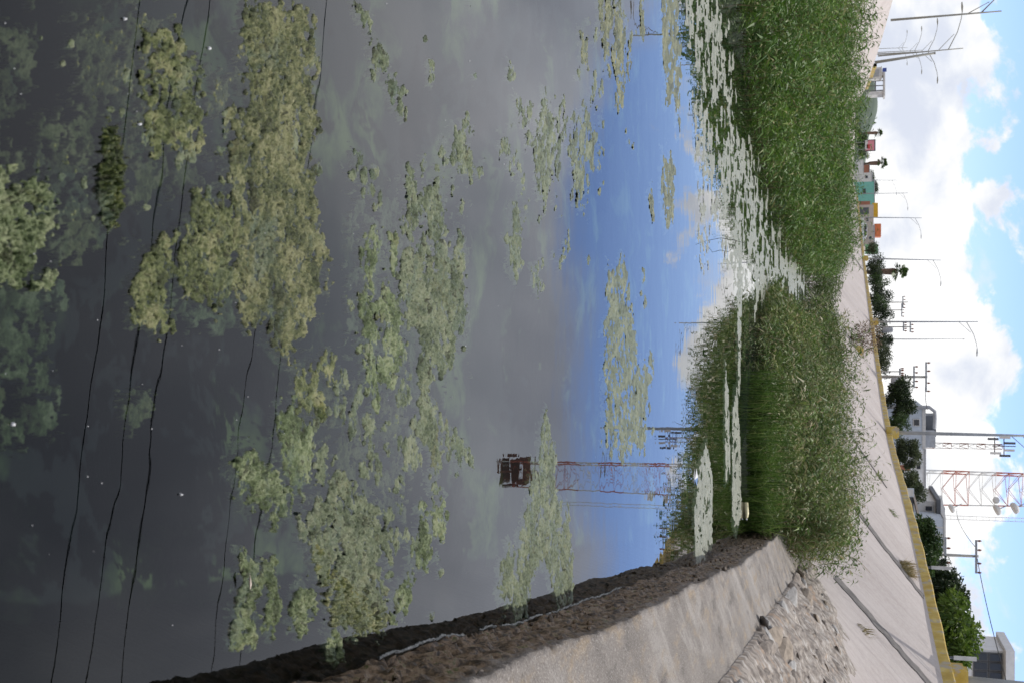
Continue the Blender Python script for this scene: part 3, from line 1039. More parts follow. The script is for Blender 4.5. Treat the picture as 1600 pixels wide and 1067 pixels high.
algae('flat pale algae plate beside the knobbly cluster', [[(630, 690), (645, 688), (660, 710), (655, 732), (640, 728), (632, 715)], [(690, 660), (700, 675), (715, 660), (726, 690), (728, 715), (712, 720), (700, 700)], [(712, 718), (720, 715), (715, 755), (708, 745)], [(732, 700), (738, 715), (740, 735), (733, 728)], [(640, 660), (655, 655), (658, 680), (640, 682)]], 'algae_grey', hmax=.011, holes=.3, ragged=.6)
algae('winged green algae patch with two lobes near the wall reflection', [(655, 790), (662, 800), (668, 815), (690, 765), (698, 780), (697, 812), (690, 850), (672, 855), (655, 880), (648, 900), (640, 935), (622, 940), (615, 960), (620, 920), (640, 880), (655, 850)], 'algae_green', hmax=.018, holes=.25, ragged=.5)
algae('wide mottled algae raft lying against the wall reflection', [(470, 800), (500, 785), (530, 770), (548, 800), (575, 780), (590, 800), (610, 815), (612, 880), (590, 890), (600, 920), (605, 960), (590, 985), (560, 990), (530, 970), (512, 945), (500, 930), (490, 880), (480, 850)], 'algae_grey', hmax=.020, holes=.40, ragged=.75)
algae('olive algae lumps crowning the mottled raft by the wall', [[(505, 910), (525, 925), (560, 935), (585, 930), (600, 975), (565, 995), (535, 975), (515, 950)]], 'algae_yellow', hmax=.04, holes=.25, ragged=.6)
algae('bluish-green ribbon of algae across the mottled raft', [(490, 860), (505, 870), (520, 895), (545, 915), (560, 930), (548, 930), (520, 912), (500, 895)], 'algae_log', hmax=.035, holes=0, ragged=.4)
algae('green algae tongue reaching the dark wall reflection', [[(375, 868), (392, 880), (408, 912), (400, 945), (392, 1000), (365, 1002), (366, 960), (372, 915)], [(410, 880), (424, 872), (438, 918), (432, 965), (420, 990), (408, 985), (415, 940)]], 'algae_green', hmax=.022, holes=.1, ragged=.4)
algae('single egg-shaped green algae clump beside the green tongues', [(462, 935), (478, 915), (492, 925), (488, 965), (470, 997), (456, 980), (455, 955)], 'algae_green', hmax=.026, holes=.05, ragged=.4)
algae('algae skirt touching the crumbling foot of the wall', [(512, 995), (524, 982), (535, 1005), (540, 1030), (525, 1038), (512, 1030)], 'algae_green', hmax=.022, holes=.1, ragged=.4)
algae('dagger-shaped pale algae mat beside the red tower reflection', [(853, 645), (860, 690), (868, 700), (870, 760), (880, 800), (887, 790), (895, 890), (892, 938), (874, 948), (866, 900), (850, 870), (832, 900), (822, 960), (806, 968), (800, 920), (790, 962), (780, 930), (785, 880), (800, 860), (806, 880), (820, 820), (830, 750), (845, 690)], 'algae_grey', hmax=.016, holes=.2, ragged=.35)
algae('thin sunken algae veil between the soft green patch and the knobbly cluster', [(500, 560), (560, 600), (630, 640), (645, 720), (640, 820), (600, 880), (540, 860), (490, 800), (490, 700), (520, 640)], 'algae_tan', hmax=.003, holes=.75, ragged=.9, sink=.012)
algae('dim sunken algae haze around the large ragged mat', [(560, 330), (640, 290), (700, 330), (740, 420), (735, 540), (700, 600), (640, 640), (590, 620), (550, 520)], 'algae_grey', hmax=.003, holes=.75, ragged=.9, sink=.014)
algae('murky sunken algae around the log-shaped roll', [(90, 180), (150, 160), (200, 230), (260, 240), (330, 240), (320, 290), (240, 300), (200, 350), (120, 400), (80, 300)], 'algae_yellow', hmax=.003, holes=.6, ragged=.9, sink=.022)
algae('sunken green fringe below the lobed olive mat', [(270, 450), (340, 470), (380, 470), (400, 500), (360, 510), (330, 500), (290, 505), (268, 480)], 'algae_green', hmax=.003, holes=.4, ragged=.9, sink=.016)
algae('dark sunken weed trailing along the near border', [(-20, 430), (60, 420), (110, 470), (90, 560), (120, 640), (60, 700), (-20, 690)], 'algae_green', hmax=.003, holes=.6, ragged=1.0, sink=.035)
# upper middle
algae('feathery grey algae drift in the cloudy reflection', [[(895, 168), (915, 180), (942, 212), (930, 250), (912, 282), (914, 332), (900, 322), (890, 260)], [(840, 195), (850, 148), (862, 165), (885, 180), (885, 230), (862, 282), (857, 325), (845, 300), (838, 240)], [(820, 185), (836, 210), (828, 260), (820, 230)]], 'algae_grey', hmax=.010, holes=.5, ragged=.8)
algae('slim olive algae sliver with a dark knob', [(803, 322), (816, 320), (812, 400), (808, 447), (796, 415)], 'algae_grey', hmax=.012, holes=.15, ragged=.4)
algae('faint round algae patch beside the olive sliver', [[(830, 420), (845, 418), (848, 455), (830, 457)], [(796, 242), (812, 240), (815, 270), (803, 280)]], 'algae_grey', hmax=.006, holes=.4, ragged=.8)
algae('streaky algae mat lying on the blue sky reflection', [(950, 420), (975, 408), (985, 470), (998, 560), (1018, 570), (1016, 640), (1003, 700), (988, 690), (976, 722), (962, 700), (950, 690), (945, 620), (942, 560), (948, 500)], 'algae_grey', hmax=.012, holes=.35, ragged=.45)
algae('brown-flecked algae drift off the leafy left bank', [[(935, -20), (962, -20), (985, 60), (990, 110), (980, 132), (965, 165), (955, 110), (940, 90)], [(907, 55), (918, 55), (918, 105), (908, 105)], [(1000, -10), (1006, -10), (1008, 60), (1001, 50)]], 'algae_tan', hmax=.014, holes=.45, ragged=.5)
algae('long narrow algae streak off the left weeds', [(1033, -20), (1060, -20), (1065, 100), (1063, 212), (1052, 160), (1040, 165), (1036, 80)], 'algae_tan', hmax=.012, holes=.3, ragged=.3)
algae('short dark algae streak below the long narrow streak', [[(1014, 300), (1021, 282), (1021, 338), (1015, 348)], [(1036, 232), (1054, 262), (1051, 338), (1042, 352), (1033, 285)]], 'algae_tan', hmax=.012, holes=.3, ragged=.35)
# pale scum streaks in the far channel
algae('pale scum sheet at the right foot of the middle weeds', [(1090, 748), (1104, 690), (1113, 745), (1113, 850), (1107, 845), (1101, 872), (1088, 888), (1085, 800)], 'algae_pale', hmax=.008, holes=.02, ragged=.15)
algae('narrow pale scum strip in front of the bright grass', [[(1134, 560), (1140, 640), (1141, 740), (1134, 745), (1132, 650)], [(1144, 640), (1152, 600), (1158, 720), (1158, 800), (1151, 835), (1144, 800)]], 'algae_pale', hmax=.008, holes=.05, ragged=.15)
algae('longest thread of pale scum across the open channel', [(1151, 300), (1158, 330), (1160, 480), (1156, 620), (1153, 620), (1152, 480), (1149, 380)], 'algae_pale', hmax=.008, holes=.05, ragged=.12)
_scum = [
    ('pale scum field at the foot of the left weeds, nearest stretch', [(1068, -20), (1108, -20), (1140, 60), (1150, 150), (1128, 190), (1100, 160), (1082, 110), (1072, 40)], .62),
    ('grey scum streaks spreading off the left weeds into the bright reflection', [(1080, 130), (1100, 170), (1135, 190), (1150, 260), (1140, 330), (1112, 340), (1092, 330), (1084, 240)], .66),
    ('scum streaks hugging the left weeds where the channel narrows', [(1140, 190), (1162, 210), (1185, 270), (1200, 330), (1172, 360), (1152, 320), (1142, 260)], .60),
    ('loose scum threads in the middle of the open channel', [(1118, 300), (1150, 330), (1168, 360), (1170, 440), (1150, 460), (1128, 420)], .75),
    ('broad scum sheet across the channel before the middle weeds', [(1168, 350), (1200, 335), (1216, 370), (1222, 440), (1205, 490), (1178, 480), (1166, 430)], .52),
    ('far scum sheet at the end of the channel', [(1216, 360), (1236, 390), (1258, 430), (1262, 480), (1240, 478), (1222, 450)], .40),
    ('thin scum flecks on the mirrored cloud left of the middle weeds', [(1090, 330), (1108, 350), (1112, 430), (1100, 480), (1088, 420)], .9)]
for lab, poly, hl in _scum:
    algae(lab, [poly], 'algae_pale', group='scum in the channel', hmax=.007, holes=hl, ragged=.75)


def algae_scraps():
    rng = random.Random(77)
    polys = []
    zones = [(480, 640, 610, 900, 60), (540, 740, 240, 640, 50), (330, 500, 20, 540, 16), (780, 930, 150, 460, 34), (940, 1020, 380, 720, 26), (900, 1000, 0, 330, 24), (600, 900, 0, 300, 10), (60, 350, 60, 400, 22), (560, 700, 760, 960, 16)]
    for x0, x1, y0, y1, n in zones:
        for _ in range(n):
            x, y = rng.uniform(x0, x1), rng.uniform(y0, y1)
            G = on_z(x, y)
            a = rng.uniform(2.5, 8)
            b = a * rng.uniform(1.2, 2.6)
            sx = max(.35, min(1, 4.5 / G[1]))
            polys.append([(x + sx * a * math.cos(t) * rng.uniform(.6, 1.2), y + b * math.sin(t) * rng.uniform(.6, 1.2)) for t in [2 * math.pi * k / 7 for k in range(7)]])
    me, c = algae_mesh(polys, M['algae_grey'], hmax=.010, holes=.2, ragged=.7, sink=.001)
    tag(link('algae_scraps', me, None, c), 'small loose scraps of algae scattered over the pond', 'algae', kind='stuff')
    # tiny bubbles / bright specks
    mb = MB()
    rng = random.Random(78)
    for _ in range(60):
        x, y = rng.uniform(0, 900), rng.uniform(0, 1000)
        G = on_z(x, y)
        if G[0] > wl_x(G[1]) - .1:
            continue
        r = rng.uniform(.0007, .0018) * (.5 + .16 * G[1])
        for dz, rr in ((0, 1),):
            vs = [(G[0] + r * math.cos(t), G[1] + r * math.sin(t), .003) for t in [k * math.pi / 3 for k in range(6)]] + [(G[0], G[1], .003 + r * 1.3)]
            mb.add(vs, [(k, (k + 1) % 6, 6) for k in range(6)])
    tag(mb.build('bubble_specks', M['plastic_white'], smooth=True), 'tiny white bubbles and specks on the pond surface', 'bubbles', kind='stuff')


algae_scraps()

# ---------------------------------------------------------------- leaves and weeds
def leaf_quads(P, D, Lh, Wd, rs, droop=.25):
    """diamond leaves: P base (n,3), D direction (n,3), Lh length, Wd width -> V, Q"""
    n = len(P)
    D = D / np.linalg.norm(D, axis=1)[:, None]
    r = rs.normal(size=(n, 3))
    S = np.cross(D, r)
    S /= np.linalg.norm(S, axis=1)[:, None] + 1e-9
    tip = P + D * Lh[:, None]
    tip[:, 2] -= droop * Lh
    mid = P + D * (Lh * .45)[:, None]
    mid[:, 2] += .04 * Lh
    V = np.stack([P, mid - S * (Wd / 2)[:, None], tip, mid + S * (Wd / 2)[:, None]], 1).reshape(-1, 3)
    Q = np.arange(4 * n).reshape(n, 4)
    return V, Q


def in_poly(P, poly):
    return sdf(P, np.array(poly, float)) > 0


def weed_stand(name, label, poly, n, hfun, mat, seed, leaf=(.09, .17), width=(.014, .026), per=46, z0=0.0, near_bias=None, lean=.22, group=None):
    rs = np.random.RandomState(seed)
    poly = np.array(poly, float)
    lo, hi = poly.min(0), poly.max(0)
    P = np.zeros((0, 2))
    while len(P) < n:
        c = lo + rs.rand(n * 2, 2) * (hi - lo)
        c = c[in_poly(c, poly)]
        if near_bias is not None:
            c = c[rs.rand(len(c)) < near_bias(c)]
        P = np.concatenate([P, c])
    P = P[:n]
    e = sdf(P, poly)
    hgt = np.array([hfun(x, y) for x, y in P]) * (.72 + .28 * np.clip(e / .9, 0, 1)) * rs.uniform(.72, 1.06, n)
    hgt *= .62 + .76 * fbm(P[:, 0] * 1.0, P[:, 1] * .55, 3, seed)
    az = rs.rand(n) * 2 * np.pi
    ln = rs.rand(n) * lean
    root = tag(empty(name, (poly[:, 0].mean(), poly[:, 1].mean(), 0)), label, 'weeds', group)
    o0 = np.array(root.location)
    stems = MB()
    LP, LDr = [], []
    for i in range(n):
        b = np.array([P[i, 0], P[i, 1], z0 - .05])
        tipv = np.array([math.cos(az[i]) * ln[i], math.sin(az[i]) * ln[i], 1.0]) * hgt[i]
        bow = np.array([math.cos(az[i] + 1), math.sin(az[i] + 1), 0]) * .10 * hgt[i]
        pts = [b, b + tipv * .5 + bow * .6, b + tipv]
        stems.tube([p - o0 for p in pts], [.007, .005, .002], 3, False)
        k = rs.poisson(per)
        t = rs.beta(1.25, 1.0, k) * .97 + .03
        pos = b + tipv * t[:, None] + bow * (4 * t * (1 - t) * .6)[:, None]
        a = rs.rand(k) * 2 * np.pi
        br = rs.rand(k) * .26 * (1.1 - .5 * t)          # side twigs spread the leaves around the stem
        pos = pos + np.c_[np.cos(a) * br, np.sin(a) * br, (rs.rand(k) - .3) * .12]
        LP.append(pos)
        LDr.append(np.c_[np.cos(a + rs.normal(0, .6, k)), np.sin(a + rs.normal(0, .6, k)), rs.normal(.35, .5, k)])
    LP, LDr = np.concatenate(LP), np.concatenate(LDr)
    m = len(LP)
    sz = np.exp(rs.normal(0, .42, m)) * .8
    V, Q = leaf_quads(LP, LDr, rs.uniform(*leaf, m) * sz, rs.uniform(*width, m) * np.sqrt(sz) * 1.05, rs, .35)
    V[:, 2] = np.maximum(V[:, 2], z0 + .004)
    tag(stems.build('stem_growth', M['stem'], root), kind='stuff')
    dead = MB()
    for i in rs.randint(0, n, max(6, n // 9)):
        b = np.array([P[i, 0], P[i, 1], z0 - .05]) - o0
        L = hgt[i] * rs.uniform(.75, 1.2)
        a = rs.rand() * 2 * np.pi
        q = np.array([math.cos(a), math.sin(a), 0]) * L * rs.uniform(.15, .75)
        up_ = np.array([0, 0, L])
        dead.tube([b, b + up_ * .45 + q * .2, b + up_ * .8 + q * .55, b + up_ * .95 + q], [.010, .008, .006, .003], 4, False)
    tag(dead.build('dry_stalk_growth', M['dry'], root), kind='stuff')
    tag(link('foliage', np_mesh('foliage', V - o0, Q, mat, False), root), kind='stuff')
    return root


FRONT = np.array([(5, 19.2), (100, 20.5), (200, 21.9), (280, 26.5), (330, 30.3), (400, 33.5), (440, 48), (478, 52), (480, 25.4), (600, 21.9), (700, 21.2), (800, 23.0), (850, 23.5)])


def rise(x, y, h0, k, h1):
    """weeds get taller away from the open water in front of them"""
    yp = 533.5 + F * x / (y * math.cos(TH))
    e = y - np.interp(yp, FRONT[:, 0], FRONT[:, 1])
    return float(np.clip(h0 + k * e, h0 * .8, h1))


left_poly = [(-6.6, 17.6), (-5.4, 19.0), (-4.65, 20.4), (-3.85, 21.9), (-3.55, 24), (-3.55, 26.5), (-3.3, 30), (-2.75, 34), (-2.6, 40), (-2.9, 52), (-2.9, 62), (-6, 62), (-9.5, 45), (-10.6, 36), (-9.6, 30), (-8.4, 24)]
weed_stand('weed_stand', 'dense dark green weeds along the left water edge', left_poly, 2300, lambda x, y: rise(x, y, .85, .115, 2.1) + .10 * math.sin(x * 1.3), M['leaf_left'], 3, leaf=(.11, .23), width=(.020, .038), per=62,
           near_bias=lambda c: np.clip(1.6 - (c[:, 1] - 17) / 36, .2, 1), group='weed stands in the pond')
mid_poly = [(-1.15, 27.5), (-.75, 25.6), (-.1, 23.9), (.7, 22.7), (1.7, 22.0), (2.7, 22.3), (3.5, 23.4), (3.95, 24.8), (4.2, 26.2), (4.4, 28.5), (3.5, 31.5), (1.5, 33), (-1.0, 34)]
weed_stand('weed_stand', 'bushy green weeds with dry seed heads in the middle beside the wall', mid_poly, 1150, lambda x, y: rise(x, y, .55, .165, 1.85) + .05 * x + .55 * min(1, max(0, (x - 2.2) / 1.0)), M['leaf'], 5, leaf=(.10, .21), width=(.017, .033), per=66,
           near_bias=lambda c: np.clip(1.3 - (c[:, 1] - 23) / 16, .4, 1), group='weed stands in the pond')
far_poly = [(-2.6, 63), (-1.2, 60), (-.4, 48), (-.8, 38), (1.5, 37), (2.2, 46), (1.5, 56), (-.2, 66), (-3.5, 72), (-7, 76), (-7, 64)]
weed_stand('weed_stand', 'pale green far weeds closing the end of the channel', far_poly, 520, lambda x, y: 1.6, M['leaf_far'], 7, leaf=(.16, .34), width=(.03, .06), per=46, group='weed stands in the pond')
weed_stand('weed_stand', 'weed tuft spilling over the end of the concrete wall', [(3.35, 24.6), (3.7, 23.8), (4.2, 24.2), (4.45, 26.2), (4.2, 27.4), (3.5, 27.0)], 110, lambda x, y: 1.85, M['leaf'], 8, leaf=(.10, .2), width=(.017, .033), per=60, z0=.55, lean=.5, group='weed stands in the pond')


def grass_patch(name, label, poly, n, length, mat, seed, z0=0.0, width=.010, lean=.5, cat='grass', kind=None, lean_dir=None):
    rs = np.random.RandomState(seed)
    poly = np.array(poly, float)
    lo, hi = poly.min(0), poly.max(0)
    P = np.zeros((0, 2))
    while len(P) < n:
        c = lo + rs.rand(n * 2, 2) * (hi - lo)
        P = np.concatenate([P, c[in_poly(c, poly)]])
    P = P[:n]
    L = length * rs.uniform(.4, 1.2, n) * (.45 + 1.1 * fbm(P[:, 0] * 3.1, P[:, 1] * 3.1, 3, seed))
    az = rs.rand(n) * 2 * np.pi
    if lean_dir is not None:
        az = lean_dir + rs.normal(0, 1.1, n)
    le = rs.rand(n) ** 1.2 * lean
    d = np.c_[np.cos(az), np.sin(az)]
    s = np.c_[-d[:, 1], d[:, 0]] * width / 2
    rows = []
    zz = z0 if np.isscalar(z0) else np.array([z0(x, y) for x, y in P])
    for t, w in ((0, 1), (.4, .9), (.75, .6), (1, .12)):
        bend = le * t * t
        c = np.c_[P + d * (bend * L)[:, None], zz + L * (t - .45 * le * t * t)]
        rows.append(np.c_[c[:, :2] - s * w, c[:, 2]])
        rows.append(np.c_[c[:, :2] + s * w, c[:, 2]])
    V = np.stack(rows, 1).reshape(-1, 3)
    b = np.arange(n)[:, None] * 8
    Q = np.concatenate([b + np.array([[0, 1, 3, 2]]), b + np.array([[2, 3, 5, 4]]), b + np.array([[4, 5, 7, 6]])])
    c0 = np.array([poly[:, 0].mean(), poly[:, 1].mean(), float(np.mean(zz))])
    o = link(name, np_mesh(name, V - c0, Q, mat, False), None, c0)
    return tag(o, label, cat, kind=kind)


grass_patch('grass_fringe', 'bright green grass fringe arching over the water below the middle weeds', [(.45, 22.6), (.8, 21.7), (1.7, 21.1), (2.7, 21.4), (3.45, 22.6), (3.75, 24.0), (3.4, 24.2), (2.7, 22.9), (1.7, 22.2), (.9, 22.7)], 1500, .80, M['grass'], 11, width=.014, lean=1.5, lean_dir=-1.57, kind='stuff')


# dead stalks leaning out of the water
def stalk(label, pts, r=.008):
    mb = MB()
    p0 = Vector(pts[0])
    mb.tube([Vector(p) - p0 for p in pts], [r, r * .8, r * .6][:len(pts)], 5)
    o = mb.build('dead_stalk', M['dark_stem'], None, True, p0)
    tag(o, label, 'stalk')


a = on_z(1178, 845)
stalk('dark dead stalk leaning left from the end of the wall', [(a[0], a[1], -.1), (a[0] - .25, a[1] - .2, .22), (a[0] - .62, a[1] - .3, .50)])
stalk('dark dead stalk crossing the first at the end of the wall', [(a[0] - .05, a[1] - .6, -.1), (a[0] - .35, a[1] - .4, .3), (a[0] - .45, a[1] - .3, .62)])
a = on_z(1126, 370)
for k, (dx, dz, lab) in enumerate(((.0, .34, 'upright dead twig standing in the open channel'), (.16, .22, 'bent dead twig standing in the open channel'))):
    stalk(lab, [(a[0] + dx, a[1], -.1), (a[0] + dx + .05, a[1], dz * .5), (a[0] + dx - .10 * (k * 2 - 1), a[1], dz)], .004)

# plants on the bank
def on_bank(x, y):
    """first point where the pixel's ray meets the right bank"""
    d = ray(x, y)
    for Y in np.arange(10, 200, .25):
        p = np.array([0, 0, H]) + Y / d[1] * d
        if p[2] <= bank_z(p[0], p[1]) and p[0] > -30:
            return p
    return p


p = on_bank(1412, 888)
grass_patch('dry_grass', 'dry yellow grass tuft growing at the yellow kerb', [(p[0] + .22 * math.cos(q), p[1] + .55 * math.sin(q)) for q in np.arange(0, 6.2, .6)], 320, .36, M['dry'], 12, z0=lambda x, y: bank_z(x, y), width=.014, lean=1.2)
p = on_bank(1328, 528)
rs = np.random.RandomState(4)
bush = tag(empty('dry_bush', (p[0], p[1], p[2])), 'brown dry bush on the pale bank beside a yellow block', 'bush')
n = 900
u = rs.normal(size=(n, 3))
u /= np.linalg.norm(u, axis=1)[:, None]
R_ = rs.rand(n) ** .45
V, Q = leaf_quads(u * R_[:, None] * np.array([1.1, .9, 1.0]) + np.array([0, 0, 1.1]), u + rs.normal(0, .5, (n, 3)), rs.uniform(.15, .35, n), rs.uniform(.03, .07, n), rs)
link('foliage', np_mesh('foliage', V, Q, M['brown_bush'], False), bush)
mb = MB()
for k in range(7):
    a = k * .9
    mb.tube([(0, 0, -.2), (.25 * math.cos(a), .25 * math.sin(a), .6), (.7 * math.cos(a), .6 * math.sin(a), 1.4)], [.05, .03, .01], 5)
mb.build('branch', M['bark'], bush)
p = on_bank(1340, 548)
o = MB().prism([(-.35, -.5), (.25, -.5), (.35, .4), (-.2, .55)], -.15, .32).box((.05, 0, .36), (.4, .7, .10), .1).build('fallen_block', M['yellow'], None, False, (p[0], p[1], p[2] - .02))
tag(o, 'broken yellow kerb block lying on the bank by the dry bush', 'block')
rs2 = random.Random(21)
# little weeds on the bank
for k, (x, y, lab) in enumerate(((1392, 800, 'sparse green weed sprig on the bank above the middle weeds'), (1372, 745, 'small green weed on the bank left of the sparse sprig'), (1345, 985, 'dry grey weed at the edge of the rubble slope'))):
    p = on_bank(x, y)
    grass_patch('bank_weed', lab, [(p[0] + .16 * math.cos(q), p[1] + .22 * math.sin(q)) for q in np.arange(0, 6.2, .7)], 26, .26, M['leaf'] if k < 2 else M['dry'], 30 + k, z0=lambda x, y: bank_z(x, y), width=.02, lean=1.0, cat='weed')

# ---------------------------------------------------------------- floating litter
p = on_z(1087, 745)
o = empty('floating_wrapper', (p[0], p[1], 0))
tag(o, 'white and blue plastic wrapper floating beside the pale scum sheet', 'litter')
MB().add([(-.10, 0, .01), (.02, -.08, .0), (.02, .07, .0), (.0, .01, .025), (-.04, -.01, .02)], [(0, 1, 4), (1, 3, 4), (0, 4, 2), (4, 3, 2), (0, 2, 1)]).build('white_film', M['plastic_white'], o)
MB().add([(.02, -.08, .0), (.02, .07, .0), (.0, .01, .025), (.10, .02, .012)], [(0, 3, 2), (3, 1, 2), (0, 1, 3)]).build('blue_film', M['plastic_blue'], o)
p = on_z(1163, 798)
o = empty('plastic_bottle', (p[0], p[1], 0), .3)
tag(o, 'cream plastic bottle floating under the bright grass', 'bottle')
MB().tube([(-.16, 0, .03), (-.15, 0, .03), (.05, 0, .035), (.10, 0, .03), (.13, 0, .014)], [.01, .04, .04, .035, .014], 10).build('body', M['plastic_cream'], o, True)
MB().tube([(.13, 0, .03), (.155, 0, .03)], .017, 8).build('cap', M['plastic_white'], o)
for k, (x, y, lab) in enumerate(((325, 76, 'white petal-like scrap floating left of the broad tan mat'), (193, 30, 'curled white scrap on the brownish algae at the near left'), (216, 195, 'round white scrap at the yellow-green mat'), (18, 662, 'lone white scrap in the dark near water'), (281, 772, 'tiny white scrap between the cable reflections'))):
    p = on_z(x, y)
    s = .0030 if k != 3 else .0028
    vs, fs = [], []
    for i in range(8):
        t = i * math.pi / 4
        vs.append((s * 1.5 * math.cos(t), s * math.sin(t), .004 + .004 * math.sin(2 * t)))
    vs.append((0, 0, .010))
    for i in range(8):
        vs.append((s * 1.4 * math.cos(i * math.pi / 4), s * .9 * math.sin(i * math.pi / 4), -.002))
    fs = [(i, (i + 1) % 8, 8) for i in range(8)] + [(9 + i, 9 + (i + 1) % 8, (i + 1) % 8, i) for i in range(8)] + [tuple(9 + i for i in reversed(range(8)))]
    o = MB().add(vs, fs).build('floating_scrap', M['plastic_white'], None, True, (p[0], p[1], .0))
    o.rotation_euler = (0, 0, k)
    tag(o, lab, 'scrap')
p = on_z(379, 907)
o = MB().add([(-.025, 0, 0), (.025, .003, 0), (.01, .008, .002), (-.01, -.006, .005), (0, 0, -.003)], [(0, 3, 1), (1, 3, 2), (2, 3, 0), (0, 1, 4), (1, 2, 4), (2, 0, 4)]).build('dead_leaf', M['beige'], None, False, (p[0], p[1], .022))
tag(o, 'small pinkish dead leaf lying on the green algae tongues', 'leaf')

# ---------------------------------------------------------------- trees
def crown_leaves(center, rad, n, leaf, mat, parent, seed, name='crown', gaps=.0, clumps=20):
    rs = np.random.RandomState(seed)
    c = rs.normal(size=(clumps, 3))
    c /= np.linalg.norm(c, axis=1)[:, None]
    c *= (.25 + rs.rand(clumps) ** .6 * .62)[:, None]
    idx = rs.randint(0, clumps, n)
    u = rs.normal(size=(n, 3))
    u /= np.linalg.norm(u, axis=1)[:, None]
    P = c[idx] + u * (rs.rand(n) ** .5 * .34)[:, None] * (.5 + 1.0 * rs.rand(clumps))[idx][:, None]
    P = P * np.array(rad) + np.array(center)
    D = u + rs.normal(0, .7, (n, 3))
    V, Q = leaf_quads(P, D, rs.uniform(.6, 1.25, n) * leaf, rs.uniform(.3, .55, n) * leaf, rs)
    return link(name, np_mesh(name, V, Q, mat, False), parent), c * np.array(rad) + np.array(center)


def tree(label, x0, x1, y0, y1, Y, mat, n=1800, leaf=None, name='tree', trunk=True, seed=None, group='trees behind the kerb', cat='tree'):
    ym = (y0 + y1) / 2
    lo, hi = on_y(x0, ym, Y)[2], on_y(x1, ym, Y)[2]
    X = on_y(x0, ym, Y)[0]
    wid = px_size(y1 - y0, Y) * 1.18
    root = tag(empty(name, (X, Y, ZP)), label, cat, group)
    lo = max(lo - ZP, .15)
    hi = hi - ZP
    rz = (hi - lo) / 2
    seed = seed if seed is not None else int(x1 * 7 + y0)
    leaf = leaf or max(.12, wid * .075)
    cr, cl = crown_leaves((0, 0, (lo + hi) / 2), (wid / 2 * 1.05, wid / 2 * 1.05, rz * 1.05), int(n * 2.0), leaf, M[mat], root, seed)
    mb = MB()
    b = max(.06, wid * .035)
    fork = lo + rz * .5
    mb.tube([(0, 0, -.1), (.05 * wid * .3, 0, fork * .6), (0, 0, fork)], [b * 1.3, b, b * .8], 7)
    mb.build('trunk', M['bark'], root, True)
    for k in range(5):
        q = cl[k * 2 % len(cl)]
        MB().tube([(0, 0, fork * .92), tuple(np.array([0, 0, fork]) * .5 + np.array(q) * .5), tuple(q)], [b * .6, b * .4, b * .15], 5).build('limb', M['bark'], root, True)
    return root


tree('bright lime-green tree at the right, before the glazed building', 1440, 1530, 940, 1056, 50, 'tree_lime', 5200)
tree('tall dark tree with loose top beside the lime-green tree', 1434, 1512, 880, 968, 60, 'tree_dark', 4200)
tree('mid green shrub-like tree below the blue-grey gable wall', 1418, 1468, 818, 890, 58, 'tree_mid', 3400)
tree('dark narrow tree under the crossarm utility pole', 1440, 1480, 862, 905, 66, 'tree_dark', 1800)
tree('small olive tree in front of the lattice tower', 1405, 1444, 738, 790, 74, 'tree_olive', 2200)
tree('olive street tree right of the tall grey lamp pole', 1394, 1438, 684, 728, 80, 'tree_olive', 2200)
tree('low green tree left of the tall grey lamp pole', 1387, 1422, 648, 680, 84, 'tree_mid', 1700)
tree('dense round dark tree with clipped crown', 1385, 1430, 600, 650, 86, 'tree_dark', 3400, seed=12)
tree('grey-green low tree just right of the second crossarm pole', 1370, 1394, 546, 584, 112, 'tree_olive', 900)
tree('dark spiky low tree right of the lamp post at the dry bush', 1364, 1396, 508, 544, 122, 'tree_dark', 1100)
tree('dark round tree left of the lamp post at the dry bush', 1358, 1396, 476, 508, 128, 'tree_dark', 1300)
tree('dark broad tree beside the small H-shaped frames', 1356, 1394, 446, 484, 140, 'tree_dark', 1300)
tree('dark tree behind the big palm', 1354, 1390, 426, 456, 150, 'tree_mid', 1100)
tree('dark tree left of the big palm', 1350, 1384, 400, 432, 162, 'tree_dark', 1100)
tree('dark low tree at the foot of the big palm', 1352, 1382, 412, 440, 155, 'tree_dark', 1200)
tree('dark bush-like tree filling the gap by the H-frame poles', 1360, 1390, 464, 490, 134, 'tree_mid', 1200)
tree('dusty low tree near the slim tall mast', 1368, 1388, 534, 558, 116, 'tree_olive', 1000)
tree('grey-leaved tree at the green board', 1352, 1376, 380, 404, 175, 'tree_olive', 1000)
tree('dark tree rising behind the teal wall', 1352, 1374, 283, 306, 275, 'tree_dark', 1000)
tree('dark tree left of the teal wall', 1353, 1370, 268, 286, 280, 'tree_dark', 900)
tree('dark shrubby tree below the red and pink poster', 1338, 1356, 205, 240, 262, 'tree_dark', 1100)
tree('small far tree between poster and brick pier', 1340, 1362, 232, 250, 270, 'tree_mid', 800)
tree('small shaggy tree on the left rim near the far palm', 1334, 1348, 190, 206, 258, 'tree_olive', 500)


